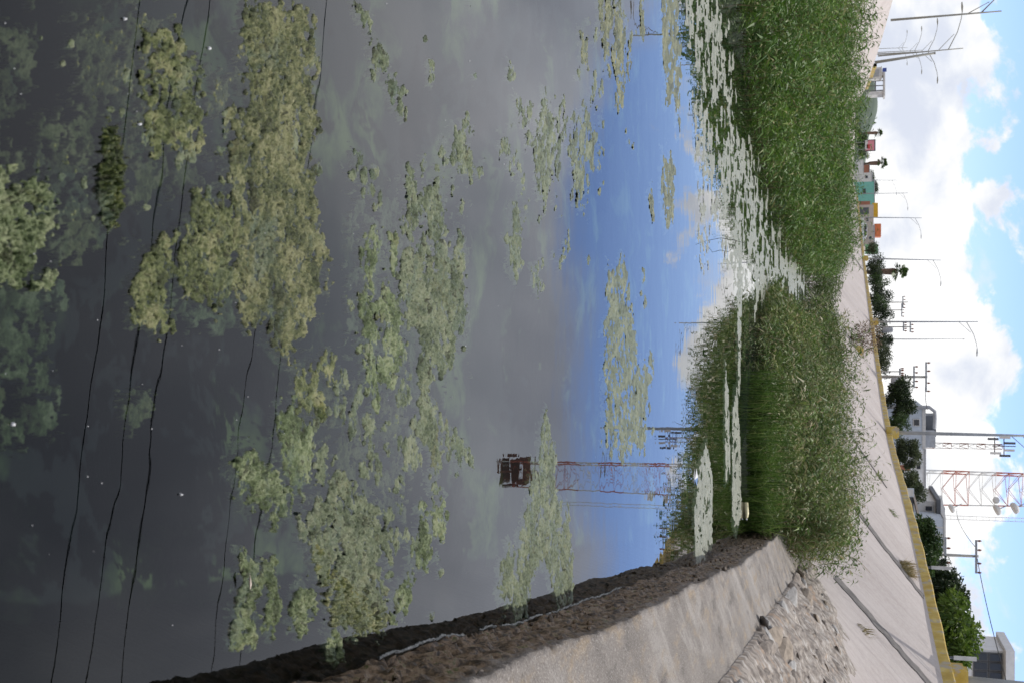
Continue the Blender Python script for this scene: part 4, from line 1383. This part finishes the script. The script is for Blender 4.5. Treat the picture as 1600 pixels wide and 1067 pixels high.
def palm(label, ybase, xb, xt, Y, crown_px, seed):
    p = on_y(xb, ybase, Y)
    top = on_y(xt, ybase, Y)[2] - ZP
    r = px_size(crown_px, Y)
    root = tag(empty('palm_tree', (p[0], Y, ZP)), label, 'palm', 'palms behind the bank')
    MB().tube([(0, 0, -.1), (.05, 0, top * .5), (0, 0, top)], [r * .24, r * .18, r * .16], 9).build('trunk', M['bark'], root, True)
    MB().tube([(0, 0, top * .52), (0, 0, top * .62), (0, 0, top * .92), (0, 0, top)], [r * .18, r * .30, r * .36, r * .2], 10).build('dead_frond_skirt', M['palm_skirt'], root, True)
    rs = random.Random(seed)
    for k in range(26):
        a = k * 2.399
        el = rs.uniform(-.6, 1.35)
        L = r * rs.uniform(1.0, 1.35)
        d = Vector((math.cos(a) * math.cos(el), math.sin(a) * math.cos(el), math.sin(el)))
        s = Vector((-math.sin(a), math.cos(a), 0))
        c = Vector((0, 0, top + .1 * r))
        mb = MB()
        # fan leaf: stalk and pleated blades
        mb.tube([c, c + d * L * .5], [.03 * r, .015 * r], 4)
        q = c + d * L * .45
        for j in range(9):
            t = (j - 4) / 4 * 1.25
            e = (d * math.cos(t) + s * math.sin(t)) * L * .58 * (1 - .25 * abs(t))
            e.z -= .12 * L
            w = (s * math.cos(t) - d * math.sin(t)) * .075 * L
            mb.add([q, q + e * .6 - w, q + e, q + e * .6 + w], [(0, 1, 2, 3)])
        mb.build('frond', M['tree_mid'], root)
    return root


palm('big fan palm with brown skirt beside a street lamp', 425, 1366, 1402, 158, 15, 1)
palm('fan palm rising above the brick pier, far end', 256, 1352, 1376, 268, 10, 2)
palm('small distant fan palm left of the poster', 209, 1345, 1372, 320, 7, 3)

# ---------------------------------------------------------------- poles
def arm_pts(h, reach, rise=.25):
    return [(0, 0, h - .9), (reach * .45, 0, h - .35), (reach * .8, 0, h - .12), (reach, 0, h - .05)]


def street_lamp(label, ybase, Y, top_x, top_y, arms=(1,), r=.075, reach=2.2, plinth=True, mat='pole_grey', group='street lamps along the rim'):
    p = [x_at(ybase, Y)]
    h = on_y(top_x, top_y, Y)[2] - ZP
    lx = on_y(top_x, top_y, Y)[0] - p[0]
    root = tag(empty('street_lamp', (p[0], Y, ZP)), label, 'street lamp', group)
    MB().tube([(0, 0, 0), (lx * .5, 0, h * .5), (lx, 0, h)], [r * 1.0, r * .8, r * .55], 10).build('pole', M[mat], root, True)
    if plinth:
        MB().box((0, 0, .28), (.62, .62, .56)).box((0, 0, .6), (.5, .5, .10)).build('plinth', M['yellow'], root)
    for s in arms:
        pts = [(lx + s * x, y, z) for x, y, z in arm_pts(h, reach)]
        MB().tube(pts, [.035, .03, .027, .025], 6).build('arm', M[mat], root, True)
        low = [(lx, 0, h - 1.5), (lx + s * reach * .40, 0, h - .55)]
        MB().tube(low, .022, 5).build('brace', M[mat], root, True)
        MB().tube([(lx + s * (reach - .05), 0, h - .06), (lx + s * (reach + .30), 0, h - .06), (lx + s * (reach + .62), 0, h - .08)], [.03, .07, .03], 8).build('lamp_head', M[mat], root, True)
    return root


street_lamp('tall grey lamp pole on a yellow plinth before the white building', 675, 68.3, 1628, 681, (1,), .105, 2.2)
street_lamp('near thick grey lamp pole on a yellow plinth at the right edge', 1058, 31.3, 1760, 1084, (1,), .11, 2.2)
street_lamp('street lamp beside the dry bush, arm to the right', 503, 107, 1528, 503, (1,), .08, 2.2)
street_lamp('street lamp left of the big palm, arm to the right', 404, 148, 1471, 407, (1,), .085, 2.4)
street_lamp('street lamp in front of the beige house', 340, 186, 1440, 341, (1,), .08, 2.4, False)
street_lamp('street lamp in front of the teal wall', 303, 220, 1419, 302, (1,), .08, 2.4, False)
street_lamp('farthest street lamp at the left end of the teal wall', 282, 252, 1401, 282, (1,), .08, 2.4, False)
street_lamp('tallest lamp post on the left bank, nearest the border', 32, 62, 1565, 18, (-1,), .06, 1.2, False, 'pole_olive')
street_lamp('lamp post on the left bank with its arm to the left', 88, 84, 1505, 76, (-1,), .055, 2.4, False, 'pole_olive')
street_lamp('two-armed lamp on the left rim behind the thick post', 86, 118, 1466, 80, (-1, 1), .06, 2.4, False, 'pole_olive')
street_lamp('smaller two-armed lamp farther along the left rim', 84, 160, 1441, 79, (-1, 1), .06, 2.4, False, 'pole_olive')
street_lamp('smallest two-armed lamp far along the left rim', 78, 215, 1418, 75, (-1, 1), .06, 2.4, False, 'pole_olive')
p = on_y(1370, 98, 92)
h = on_y(1460, 89, 92)[2] - ZP
o = tag(empty('concrete_post', (p[0], 92, ZP)), 'thick olive concrete post on the left bank', 'post')
MB().tube([(0, 0, 0), (-.42, 0, h)], [.11, .08], 10).build('shaft', M['pole_olive'], o, True)
MB().tube([(-.42, 0, h), (-.42, 0, h + .08)], .09, 10).build('cap', M['pole_olive'], o, True)


def utility_pole(label, ybase, Y, top_x, crossarms, r=.13, transformer=False, mat='concrete_pole'):
    p = [x_at(ybase, Y)]
    h = on_y(top_x, ybase, Y)[2] - ZP
    root = tag(empty('utility_pole', (p[0], Y, ZP)), label, 'utility pole', 'utility poles behind the kerb')
    MB().tube([(0, 0, 0), (0, 0, h)], [r, r * .65], 9).build('pole', M[mat], root, True)
    for dz, w in crossarms:
        c = MB().box((0, -.14, h - dz), (w, .10, .12)).build('crossarm', M['steel'], root)
        for s in (-.95, -.4, .4, .95):
            MB().tube([(s * w / 2, -.14, h - dz + .06), (s * w / 2, -.14, h - dz + .16), (s * w / 2, -.14, h - dz + .30)], [.03, .07, .04], 7).build('insulator', M['rust'], root, True)
    if transformer:
        MB().tube([(.3, -.2, h - 2.6), (.3, -.2, h - 2.5), (.3, -.2, h - 1.7), (.3, -.2, h - 1.6)], [.12, .25, .25, .12], 10).build('transformer', M['grey'], root, True)
    return root


utility_pole('utility pole with two crossarms left of the round dark tree', 588, 95, 1449, [(.1, 2.2), (.95, 1.6)], .13, True)
utility_pole('utility pole with twin crossarms above the dark trees', 862, 78, 1529, [(.15, 2.0), (1.9, 2.2)], .12)
utility_pole('short slim service pole beside the two-crossarm utility pole', 580, 96, 1408, [(.1, .5)], .06)
utility_pole('short pole with box frame right of the lamp at the dry bush', 511, 118, 1424, [(.1, 1.0), (.7, .8)], .08, True)
utility_pole('left one of the two small H-frame poles behind dark trees', 473, 150, 1419, [(.6, 1.4)], .09)
utility_pole('right one of the two small H-frame poles behind dark trees', 485, 152, 1413, [(.3, 1.6)], .09)
p = on_y(1380, 530, 140)
o = tag(empty('flag_mast', (p[0], 140, ZP)), 'slim tall grey mast right of the lamp at the dry bush', 'mast')
hh = on_y(1505, 530, 140)[2] - ZP
MB().tube([(0, 0, 0), (0, 0, hh)], [.07, .03], 7).build('pole', M['steel'], o, True)
MB().tube([(0, 0, hh), (0, 0, hh + .15)], [.06, .03], 7).build('finial', M['steel'], o, True)


def cable(label, a, b, sag, r, name='power_cable', mat='cable', group=None, n=24):
    a, b = Vector(a), Vector(b)
    pts = []
    for k in range(n + 1):
        t = k / n
        q = a.lerp(b, t)
        q.z -= sag * 4 * t * (1 - t)
        pts.append(q - a)
    o = MB().tube(pts, r, 5, True).build(name, M[mat], None, True, a)
    return tag(o, label, 'cable', group)


pa = on_y(1527, 872, 78)
pb = on_y(1566, 1010, 64)
pb2 = pa + (pb - pa) * 2.2
cable('drooping power cable running right from the crossarm pole', pa, pb2, .25, .022, group='overhead cables')
pa = on_y(1524, 854, 78)
pb = on_y(1495, 795, 118)
cable('thin cable from the crossarm pole to the lattice tower', pa, pb, .3, .02, group='overhead cables')
pa = on_y(1447, 590, 95)
pb = on_y(1449, 640, 100)
cable('thin cable from the two-crossarm pole to the white building', pa, pb, .1, .025, group='overhead cables')

# overhead power cables that cross the basin above the camera's view; the pond mirrors them
def mirrored(x, y, z):
    d = ray(x, y)
    t = (z + H) / -d[2]
    return np.array([d[0] * t, d[1] * t, z])


ZC = 11.0
cab = [((70, 1060), (165, 350)), ((133, 1040), (247, 250)), ((185, 1030), (283, 260)), ((330, 1000), (388, 510)), ((388, 880), (432, 560))]
names = ['first', 'second', 'third', 'fourth', 'fifth']
ends_r, ends_l = [], []
for k, (pa, pb) in enumerate(cab):
    A, B = mirrored(*pa, ZC), mirrored(*pb, ZC)
    d = (B - A) / (B[0] - A[0])
    R_, L_ = A + d * (34 - A[0]), A + d * (-36 - A[0])
    ends_r.append(R_)
    ends_l.append(L_)
    cable('black overhead power cable, %s from the near border in its reflection' % names[k], R_, L_, .12, .011, group='overhead cables across the basin', n=40)
for nm, ends in (('right', ends_r), ('left', ends_l)):
    for ids, w in (((0, 1, 2), 'three'), ((3, 4), 'two')):
        P = np.mean([ends[i] for i in ids], 0)
        o = tag(empty('utility_pole', (P[0], P[1], ZP)), 'concrete utility pole holding %s cables beyond the %s bank' % (w, nm), 'utility pole', 'utility poles behind the kerb')
        MB().tube([(0, 0, 0), (0, 0, ZC - ZP - .12)], [.17, .11], 9).build('pole', M['concrete_pole'], o, True)
        span = max(abs(ends[i][1] - P[1]) for i in ids) + .2
        MB().box((0, 0, ZC - ZP - .1), (.12, span * 2, .12)).build('crossarm', M['steel'], o)

# ---------------------------------------------------------------- lattice tower and mast
def lattice(name, label, yc, Y, width, z_top, sec, mats, leg_r, brace_r, legs=3):
    p = on_y(1400, yc, Y)
    root = tag(empty(name, (p[0], Y, ZP)), label, 'tower')
    ang = [math.radians(90 + 20 + 360 * k / legs) for k in range(legs)]
    R0 = width / 2 / math.sin(math.pi / legs) if legs == 3 else width / 2 * 1.414
    hgt = z_top - ZP
    n = int(round(hgt / sec))
    sec = hgt / n

    def corner(k, z):
        f = 1.10 - .28 * z / hgt
        return Vector((math.cos(ang[k % legs]) * R0 * f, math.sin(ang[k % legs]) * R0 * f, z))
    for i in range(n):
        z0, z1 = i * sec, (i + 1) * sec
        mb = MB()
        for k in range(legs):
            mb.tube([corner(k, z0), corner(k, z1)], leg_r, 6)
            mb.tube([corner(k, z1), corner(k + 1, z1)], brace_r, 4)
            m0 = (corner(k, z0) + corner(k + 1, z0)) / 2
            mb.tube([corner(k, z1), m0], brace_r, 4)
            mb.tube([corner(k + 1, z1), m0], brace_r, 4)
        mb.build('tower_section', M[mats[i % len(mats)] if len(mats) > 1 else mats[0]], root)
    return root, hgt, corner


YT = 130.0
ztop = YT * math.tan(TH + math.radians(.45)) - H
tower, th, tcorner = lattice('lattice_tower', 'tall red and white lattice telecom tower behind the white buildings', 752, YT, px_size(56, YT), ztop, 1.25, ['tower_white', 'tower_white', 'tower_red', 'tower_red'], .062, .026)
mb = MB()
for z, w in ((th - .2, 2.8), (th - 1.5, 2.6), (th - 3.0, 3.0)):
    mb.box((0, 0, z), (w, w, .10))
mb.build('platform', M['rust'], tower)
for k in range(8):
    a = k * math.pi / 4
    MB().box((1.7 * math.cos(a), 1.7 * math.sin(a), th - .9 - (k % 2) * 1.4), (.34, .22, 1.5), a).build('panel_antenna', M['rust'], tower)


def dish(parent, loc, r, face):
    mb = MB()
    f = Vector(face).normalized()
    l = Vector(loc)
    mb.tube([l, l + f * r * .25, l + f * r * .55, l + f * r * .9], [r * .25, r * .8, r, r * .95], 14)
    o = mb.build('dish', M['offwhite'], parent, True)
    MB().tube([l - f * .8, l], .05, 5).build('dish_arm', M['steel'], parent, True)


tx = tower.location
for xpx, ypx, rp in ((1491, 795, 11), (1563, 797, 13), (1591, 794, 14), (1556, 783, 8)):
    q = on_y(xpx, ypx, YT - 1.5)
    dish(tower, (q[0] - tx[0] - .2, -1.5, q[2] - ZP), px_size(rp, YT) / 2 * 1.3, (.45, -.2, -.95) if rp > 8 else (.2, -.9, 0))
cl = MB()
for k in range(2):
    x = tcorner(2, 5).x + .9 + .35 * k
    cl.tube([(x, -1.2, 0), (x, -1.0, th * .8)], .03, 4)
for z in np.arange(1, th * .8, .6):
    cl.tube([(tcorner(2, 5).x + .9, -1.2, z), (tcorner(2, 5).x + 1.25, -1.2, z)], .02, 4)
cl.build('cable_ladder', M['tower_white'], tower)

mast, mh, _ = lattice('antenna_mast', 'slim red lattice mast with a cluster of antennas left of the big tower', 693, 165, px_size(10, 165), on_y(1566, 694, 165)[2], 1.0, ['rust', 'tower_white'], .04, .022)
mb = MB()
mb.tube([(0, 0, mh - 1.2), (0, 0, mh + 1.6)], .06, 6)
mb.box((0, 0, mh - .9), (2.2, .12, .12)).box((0, 0, mh + .2), (2.6, .12, .12))
mb.build('antenna_frame', M['darkgrey'], mast)
for k, (dx, dz) in enumerate(((-1.1, .3), (-.4, .9), (.5, .8), (1.2, .3), (.9, -.8), (-.9, -1.1))):
    MB().box((dx, -.15, mh + dz), (.28, .2, 1.3)).build('panel_antenna', M['darkgrey'] if k % 2 else M['offwhite'], mast)

# ---------------------------------------------------------------- buildings
def block(x0, x1, y0, y1, Y, depth=8.0):
    """world box seen in the photo between these pixel limits: returns X0, X1, z0, z1"""
    ym = (y0 + y1) / 2
    return on_y(x0, y0, Y)[0], on_y(x1, y1, Y)[0], ZP - .05, on_y(x1, ym, Y)[2], depth


class House:
    def __init__(s, name, label, y0, y1, xtop, Y, depth, wall, cat='building', group='buildings beyond the kerb'):
        s.Y = Y
        a, b = on_y(xtop, y0, Y)[0], on_y(xtop, y1, Y)[0]
        s.z1 = on_y(xtop, (y0 + y1) / 2, Y)[2] - ZP
        s.w, s.d = b - a, depth
        s.root = tag(empty(name, ((a + b) / 2, Y + depth / 2, ZP)), label, cat, group)
        s.part('wall', wall, (0, 0, s.z1 / 2 - .1), (s.w, depth, s.z1 + .2))

    def part(s, name, mat, c, size, parent=None):
        return MB().box(c, size).build(name, M[mat], parent or s.root)

    def px(s, x, y, Y=None):
        q = on_y(x, y, Y or s.Y)
        return q[0] - s.root.location.x, q[2] - ZP

    def window(s, x0, x1, y0, y1, frame='offwhite', name='window'):
        xa, za = s.px(x0, y0)
        xb, zb = s.px(x1, y1)
        f = s.part(name, frame, ((xa + xb) / 2, -s.d / 2 - .03, (za + zb) / 2), (abs(xb - xa) + .16, .10, abs(zb - za) + .16))
        s.part('pane', 'glass', ((xa + xb) / 2, -s.d / 2 - .09, (za + zb) / 2), (abs(xb - xa), .06, abs(zb - za)), f)
        return f


# white block behind the tall lamp pole
h = House('white_building', 'white flat-roofed building behind the round dark tree, with pipe and roof tanks', 637, 700, 1446, 112, 14, 'bluegrey')
xa, za = h.px(1446, 652)
xb, zb = h.px(1460, 700)
h.part('roof_tank', 'darkgrey', ((xa + xb) / 2 - .4, -2, h.z1 + .55), ((xb - xa) * .7, 4, 1.1))
h.part('roof_parapet', 'grey', (h.w / 2 - .7, -3, h.z1 + .45), (1.4, 6, .9))
mb = MB()
mb.tube([(h.px(1405, 635)[0], -h.d / 2 - .3, 0), (h.px(1405, 635)[0], -h.d / 2 - .3, h.z1 + .3), (h.px(1405, 636)[0] + .3, -h.d / 2 - .2, h.z1 + .75), (h.px(1405, 652)[0], -h.d / 2, h.z1 + .8), (h.px(1405, 668)[0], -h.d / 2 + .5, h.z1 + .8)], [.16] * 5, 8)
mb.build('pipe', M['grey'], h.root, True)
h.window(1428, 1436, 655, 664)
h.part('band', 'offwhite', (0, -h.d / 2 - .02, h.z1 - .12), (h.w + .1, .10, .28))
h = House('white_annex', 'long low white annex between the lamp pole and the lattice tower', 703, 775, 1444, 120, 10, 'white')
h.window(1432, 1438, 722, 732)
h.part('roof_edge', 'grey', (0, 0, h.z1 + .08), (h.w + .3, h.d + .3, .16))
h.part('orange_stripe', 'brick', (h.px(1440, 731)[0], -h.d / 2 - .03, h.z1 * .6), (.5, .06, 1.6))
h = House('grey_office', 'pale grey office with dark roof beams right of the lattice tower', 783, 814, 1462, 100, 9, 'offwhite')
h.part('roof_beam', 'darkgrey', (0, -1, h.z1 + .15), (h.w + .6, h.d, .3))
h.window(1446, 1456, 790, 797)
h.window(1430, 1438, 800, 806)
h.part('side_roof', 'grey', (h.w / 2 - .3, 0, h.z1 + .5), (1.0, 5, .7))
h = House('gable_building', 'plain blue-grey building wall behind the green shrub-like tree', 811, 862, 1475, 96, 14, 'bluegrey')
MB().add([(-h.w / 2 - .1, -h.d / 2 - .1, h.z1 - .02), (h.w / 2 + .1, -h.d / 2 - .1, h.z1 - .02), (h.w / 2 + .1, h.d / 2 + .1, h.z1 - .02), (-h.w / 2 - .1, h.d / 2 + .1, h.z1 - .02),
          (-h.w / 2 - .1, -h.d / 2 - .1, h.z1 + .12), (h.w / 2 + .1, -h.d / 2 - .1, h.z1 + .12), (h.w / 2 + .1, h.d / 2 + .1, h.z1 + .9), (-h.w / 2 - .1, h.d / 2 + .1, h.z1 + .9)],
         [(3, 2, 1, 0), (4, 5, 6, 7), (0, 1, 5, 4), (1, 2, 6, 5), (2, 3, 7, 6), (3, 0, 4, 7)]).build('roof', M['offwhite'], h.root)
for k in range(1, 4):
    h.part('wall_rib', 'offwhite', (-h.w / 2 + h.w * k / 4, -h.d / 2 - .02, h.z1 / 2), (.10, .05, h.z1 - .1))
# glazed building at the right edge
h = House('glazed_building', 'dark glazed building with white roof edge behind the lime-green tree', 1016, 1110, 1568, 70, 3.2, 'white')
h.part('roof', 'white', (0, -.4, h.z1 + .22), (h.w + .5, h.d + 1.2, .44))
xs = np.linspace(-h.w / 2 + .12, h.w / 2 - .12, 7)
zb = h.px(1520, 1040)[1]
for a, b in zip(xs[:-1], xs[1:]):
    for z0, z1 in ((zb, (zb + h.z1) / 2), ((zb + h.z1) / 2, h.z1 - .05)):
        f = h.part('window', 'darkgrey', ((a + b) / 2, -h.d / 2 - .05, (z0 + z1) / 2), (b - a - .02, .10, z1 - z0 - .02))
        h.part('pane', 'glass', ((a + b) / 2, -h.d / 2 - .11, (z0 + z1) / 2), (b - a - .16, .05, z1 - z0 - .16), f)
h.part('door', 'darkgrey', (-h.w / 2 + 2.2, -h.d / 2 - .04, 1.05), (1.0, .08, 2.1))
# low grey house parts among the trees
h = House('grey_shed', 'small grey shed roof seen over the dark tall tree', 950, 984, 1500, 88, 7, 'grey')
h.part('roof', 'offwhite', (0, 0, h.z1 + .1), (h.w + .5, h.d + .5, .2))
h.window(1490, 1495, 958, 966)
# far end: beige house, teal wall, grey wall
h = House('beige_house', 'beige house with orange roof box at the far end', 320, 384, 1365, 212, 12, 'beige')
h.window(1353, 1357, 340, 346)
h.window(1358, 1362, 370, 374)
h.part('roof_box', 'orange', (h.px(1370, 357)[0], -1, h.z1 + .75), (px_size(20, 212), 3, 1.1))
h.part('parapet', 'mustard', (h.px(1366, 329)[0], -h.d / 2 + .3, h.z1 + .25), (px_size(23, 212), .5, .9))
h.part('door', 'darkgrey', (h.px(1348, 330)[0], -h.d / 2 - .03, 1.0), (1.1, .08, 2.0))
h.part('roof_slab', 'grey', (h.w * .25, 0, h.z1 + .1), (h.w * .5, h.d, .2))
h.part('brick_corner', 'brick', (-h.w / 2 - .3, -h.d / 2 + .2, h.z1 * .4), (.6, .5, h.z1 * .8))
h = House('teal_wall', 'teal green blank wall at the far end', 284, 320, 1366, 232, 10, 'teal')
h.part('coping', 'grey', (0, 0, h.z1 + .06), (h.w + .2, h.d + .2, .12))
h.window(1349, 1352, 296, 303, 'darkgrey')
h = House('grey_wall_house', 'small grey house left of the teal wall', 270, 285, 1362, 250, 8, 'offwhite')
h.part('roof_slab', 'grey', (0, 0, h.z1 + .08), (h.w + .3, h.d + .3, .16))
h.window(1352, 1356, 275, 279)
h = House('brick_pier', 'red-brown brick pier and wall beneath the far palm', 258, 270, 1358, 262, 3, 'brick')
h.part('coping', 'grey', (0, 0, h.z1 + .08), (h.w + .3, 3.3, .16))
h = House('low_white_wall', 'low whitish garden wall behind the street lamps', 250, 272, 1349, 246, .4, 'offwhite', 'wall')
h.part('coping', 'grey', (0, 0, h.z1 + .05), (h.w + .1, .6, .10))
# green board and poster
p = on_y(1350, 390, 205)
o = tag(empty('green_board', (p[0], 205, ZP)), 'pale green signboard on posts beside the beige house', 'sign')
w = px_size(15, 205)
zt = on_y(1372, 390, 205)[2] - ZP
MB().box((0, 0, zt - 1.0), (w, .12, 2.0)).build('board', M['green_sign'], o)
for s in (-1, 1):
    MB().tube([(s * w * .4, .1, 0), (s * w * .4, .1, zt)], .06, 6).build('post', M['steel'], o, True)
p = on_y(1350, 228, 258)
o = tag(empty('billboard', (p[0], 258, ZP)), 'red and pink poster billboard in a dark frame at the far end', 'billboard')
zt = on_y(1368, 228, 258)[2] - ZP
zb = on_y(1351, 228, 258)[2] - ZP
w = px_size(18, 258)
MB().box((0, .1, (zt + zb) / 2), (w, .2, zt - zb)).build('frame', M['darkgrey'], o)
po = MB().box((0, -.02, (zt + zb) / 2 - .05), (w * .86, .05, (zt - zb) * .82)).build('poster', M['pink'], o)
MB().box((w * .1, -.06, (zt + zb) / 2 - .35), (w * .36, .04, (zt - zb) * .3)).build('red_print', M['red'], po)
MB().box((-w * .05, -.06, zb + .35), (w * .8, .04, .5)).build('grey_print', M['offwhite'], po)
for s in (-1, 1):
    MB().tube([(s * w * .3, .2, 0), (s * w * .3, .2, zb + .2)], .09, 6).build('post', M['steel'], o, True)
# white car on the road by the beige house
p = on_y(1349, 361, 196)
car = tag(empty('parked_car', (p[0], 196, ZP)), 'white car on the road in front of the beige house', 'car')
prof = [(-2.1, .35), (-2.1, .85), (-1.5, .95), (-.9, 1.42), (.7, 1.45), (1.35, .98), (2.05, .85), (2.1, .35)]
n = len(prof)
MB().add([(x, -.8, z) for x, z in prof] + [(x, .8, z) for x, z in prof], [tuple(range(n)), tuple(reversed(range(n, 2 * n)))] + [(i, n + i, n + (i + 1) % n, (i + 1) % n) for i in range(n)]).build('body', M['carpaint'], car)
for x0, x1 in ((-.95, -.1), (0, .85)):
    MB().add([(x0 - .15, -.815, .98), (x1 + .15, -.815, .98), (x1 - .05, -.815, 1.36), (x0 + .1, -.815, 1.36)], [(0, 1, 2, 3)]).build('window', M['glass'], car)
for x in (-1.3, 1.3):
    for y in (-.75, .75):
        w_ = MB().tube([(x, y - .1, .33), (x, y + .1, .33)], .33, 14).build('wheel', M['cable'], car)
        MB().tube([(x, y - .12, .33), (x, y + .12, .33)], .17, 10).build('rim', M['steel'], w_)
for x in (-2.08, 2.06):
    for y in (-.6, .6):
        MB().box((x, y, .68), (.08, .28, .14)).build('headlight', M['plastic_white'], car)
# fence wall / hedge band and signs behind the kerb on the right
for (x0, x1, y, Y, lab) in ((1476, 1512, 1026, 46, 'white and black striped delineator post before the lime-green tree'), (1455, 1484, 886, 55, 'slim white sign post among the dark trees')):
    q = on_y(x0, y, Y)
    zt = on_y(x1 + 14 if Y == 46 else x1 + 2, y, Y)[2] - ZP
    zm = on_y(x0 + 14 if Y == 46 else x0, y, Y)[2] - ZP
    o = tag(empty('marker_post', (q[0], Y, ZP)), lab, 'post')
    MB().tube([(0, 0, 0), (0, 0, zm)], .05, 8).build('post', M['darkgrey'], o, True)
    MB().box((0, 0, (zm + zt) / 2), (.13, .10, zt - zm)).build('white_sleeve', M['offwhite'], o)
q = on_y(1424, 769, 62)
o = tag(empty('meter_box', (q[0], 62, ZP)), 'small pale grey box on a post before the olive tree', 'box')
zb, zt = on_y(1417, 769, 62)[2] - ZP, on_y(1428, 769, 62)[2] - ZP
MB().box((0, 0, (zb + zt) / 2), (.40, .22, zt - zb)).build('cabinet', M['bluegrey'], o)
MB().box((0, -.12, (zb + zt) / 2), (.32, .02, (zt - zb) * .8)).build('door', M['offwhite'], o)
MB().tube([(0, 0, 0), (0, 0, zb + .02)], .05, 6).build('post', M['steel'], o, True)
# roadside car / hut under the tower: dark ramp shape
q = on_y(1420, 795, 70)
o = tag(empty('guard_hut', (q[0] + .3, 72, ZP)), 'low dark hut with pale sloping roof below the grey office', 'hut')
MB().box((0, 0, .75), (1.6, 1.8, 1.6)).build('wall', M['darkgrey'], o)
MB().add([(-1.0, -1.1, 1.5), (1.0, -1.1, 1.95), (1.0, 1.1, 1.95), (-1.0, 1.1, 1.5), (-1.0, -1.1, 1.6), (1.0, -1.1, 2.05), (1.0, 1.1, 2.05), (-1.0, 1.1, 1.6)],
         [(3, 2, 1, 0), (4, 5, 6, 7), (0, 1, 5, 4), (1, 2, 6, 5), (2, 3, 7, 6), (3, 0, 4, 7)]).build('roof', M['beige'], o)
MB().box((-.2, -.92, 1.0), (.5, .06, .5)).build('window', M['glass'], o)
# small structures on the left bank
q = on_y(1382, 110, 118)
o = tag(empty('road_sign', (q[0], 118, ZP)), 'small blue square road sign on the left rim', 'sign')
zt = on_y(1383, 110, 118)[2] - ZP
MB().tube([(0, 0, 0), (0, 0, zt)], .05, 6).build('post', M['steel'], o, True)
MB().box((0, -.06, zt - .05), (.36, .04, .36)).build('plate', M['blue'], o)
q = on_y(1375, 116, 112)
o = tag(empty('concrete_cabinet', (q[0], 112, ZP)), 'low pale block cabinet under the blue road sign', 'cabinet')
MB().box((0, 0, .5), (1.0, .9, 1.0)).box((0, 0, 1.04), (1.1, 1.0, .08)).build('housing', M['offwhite'], o)
MB().box((0, -.47, .5), (.6, .03, .7)).build('door', M['grey'], o)
o = tag(empty('bus_shelter', (on_y(1370, 133, 125)[0], 125, ZP)), 'pale open shelter frame on the left rim', 'shelter')
w = px_size(30, 125)
zt = on_y(1380, 133, 125)[2] - ZP
for s in (-1, 1):
    MB().box((s * w / 2, 0, zt / 2), (.35, 1.4, zt)).build('side_wall', M['offwhite'], o)
MB().box((0, 0, zt + .08), (w + .7, 1.7, .16)).build('roof', M['offwhite'], o)
for k in (-1, 0, 1):
    MB().tube([(k * w / 4, .5, 0), (k * w / 4, .5, zt)], .05, 6).build('post', M['steel'], o, True)
MB().box((0, .5, zt * .55), (w - .4, .06, .12)).build('rail', M['steel'], o)
# far wooded rise
V, Qf = [], []
xs = np.linspace(-170, 60, 120)
hh = 4 + 5 * fbm(xs * .03, xs * 0, 4, 61) + 4 * np.exp(-((xs + 92) / 14) ** 2)
rows = []
for x, z in zip(xs, hh):
    rows.append([(x, 470, ZP - .5), (x, 478, ZP + z * .8), (x, 500, ZP + z), (x, 560, ZP - .5)])
tag(link('hills', np_mesh('hills', np.array(rows).reshape(-1, 3), grid_faces(120, 4)[:, ::-1], M['hill'])), 'dark low wooded rise on the horizon', kind='structure')
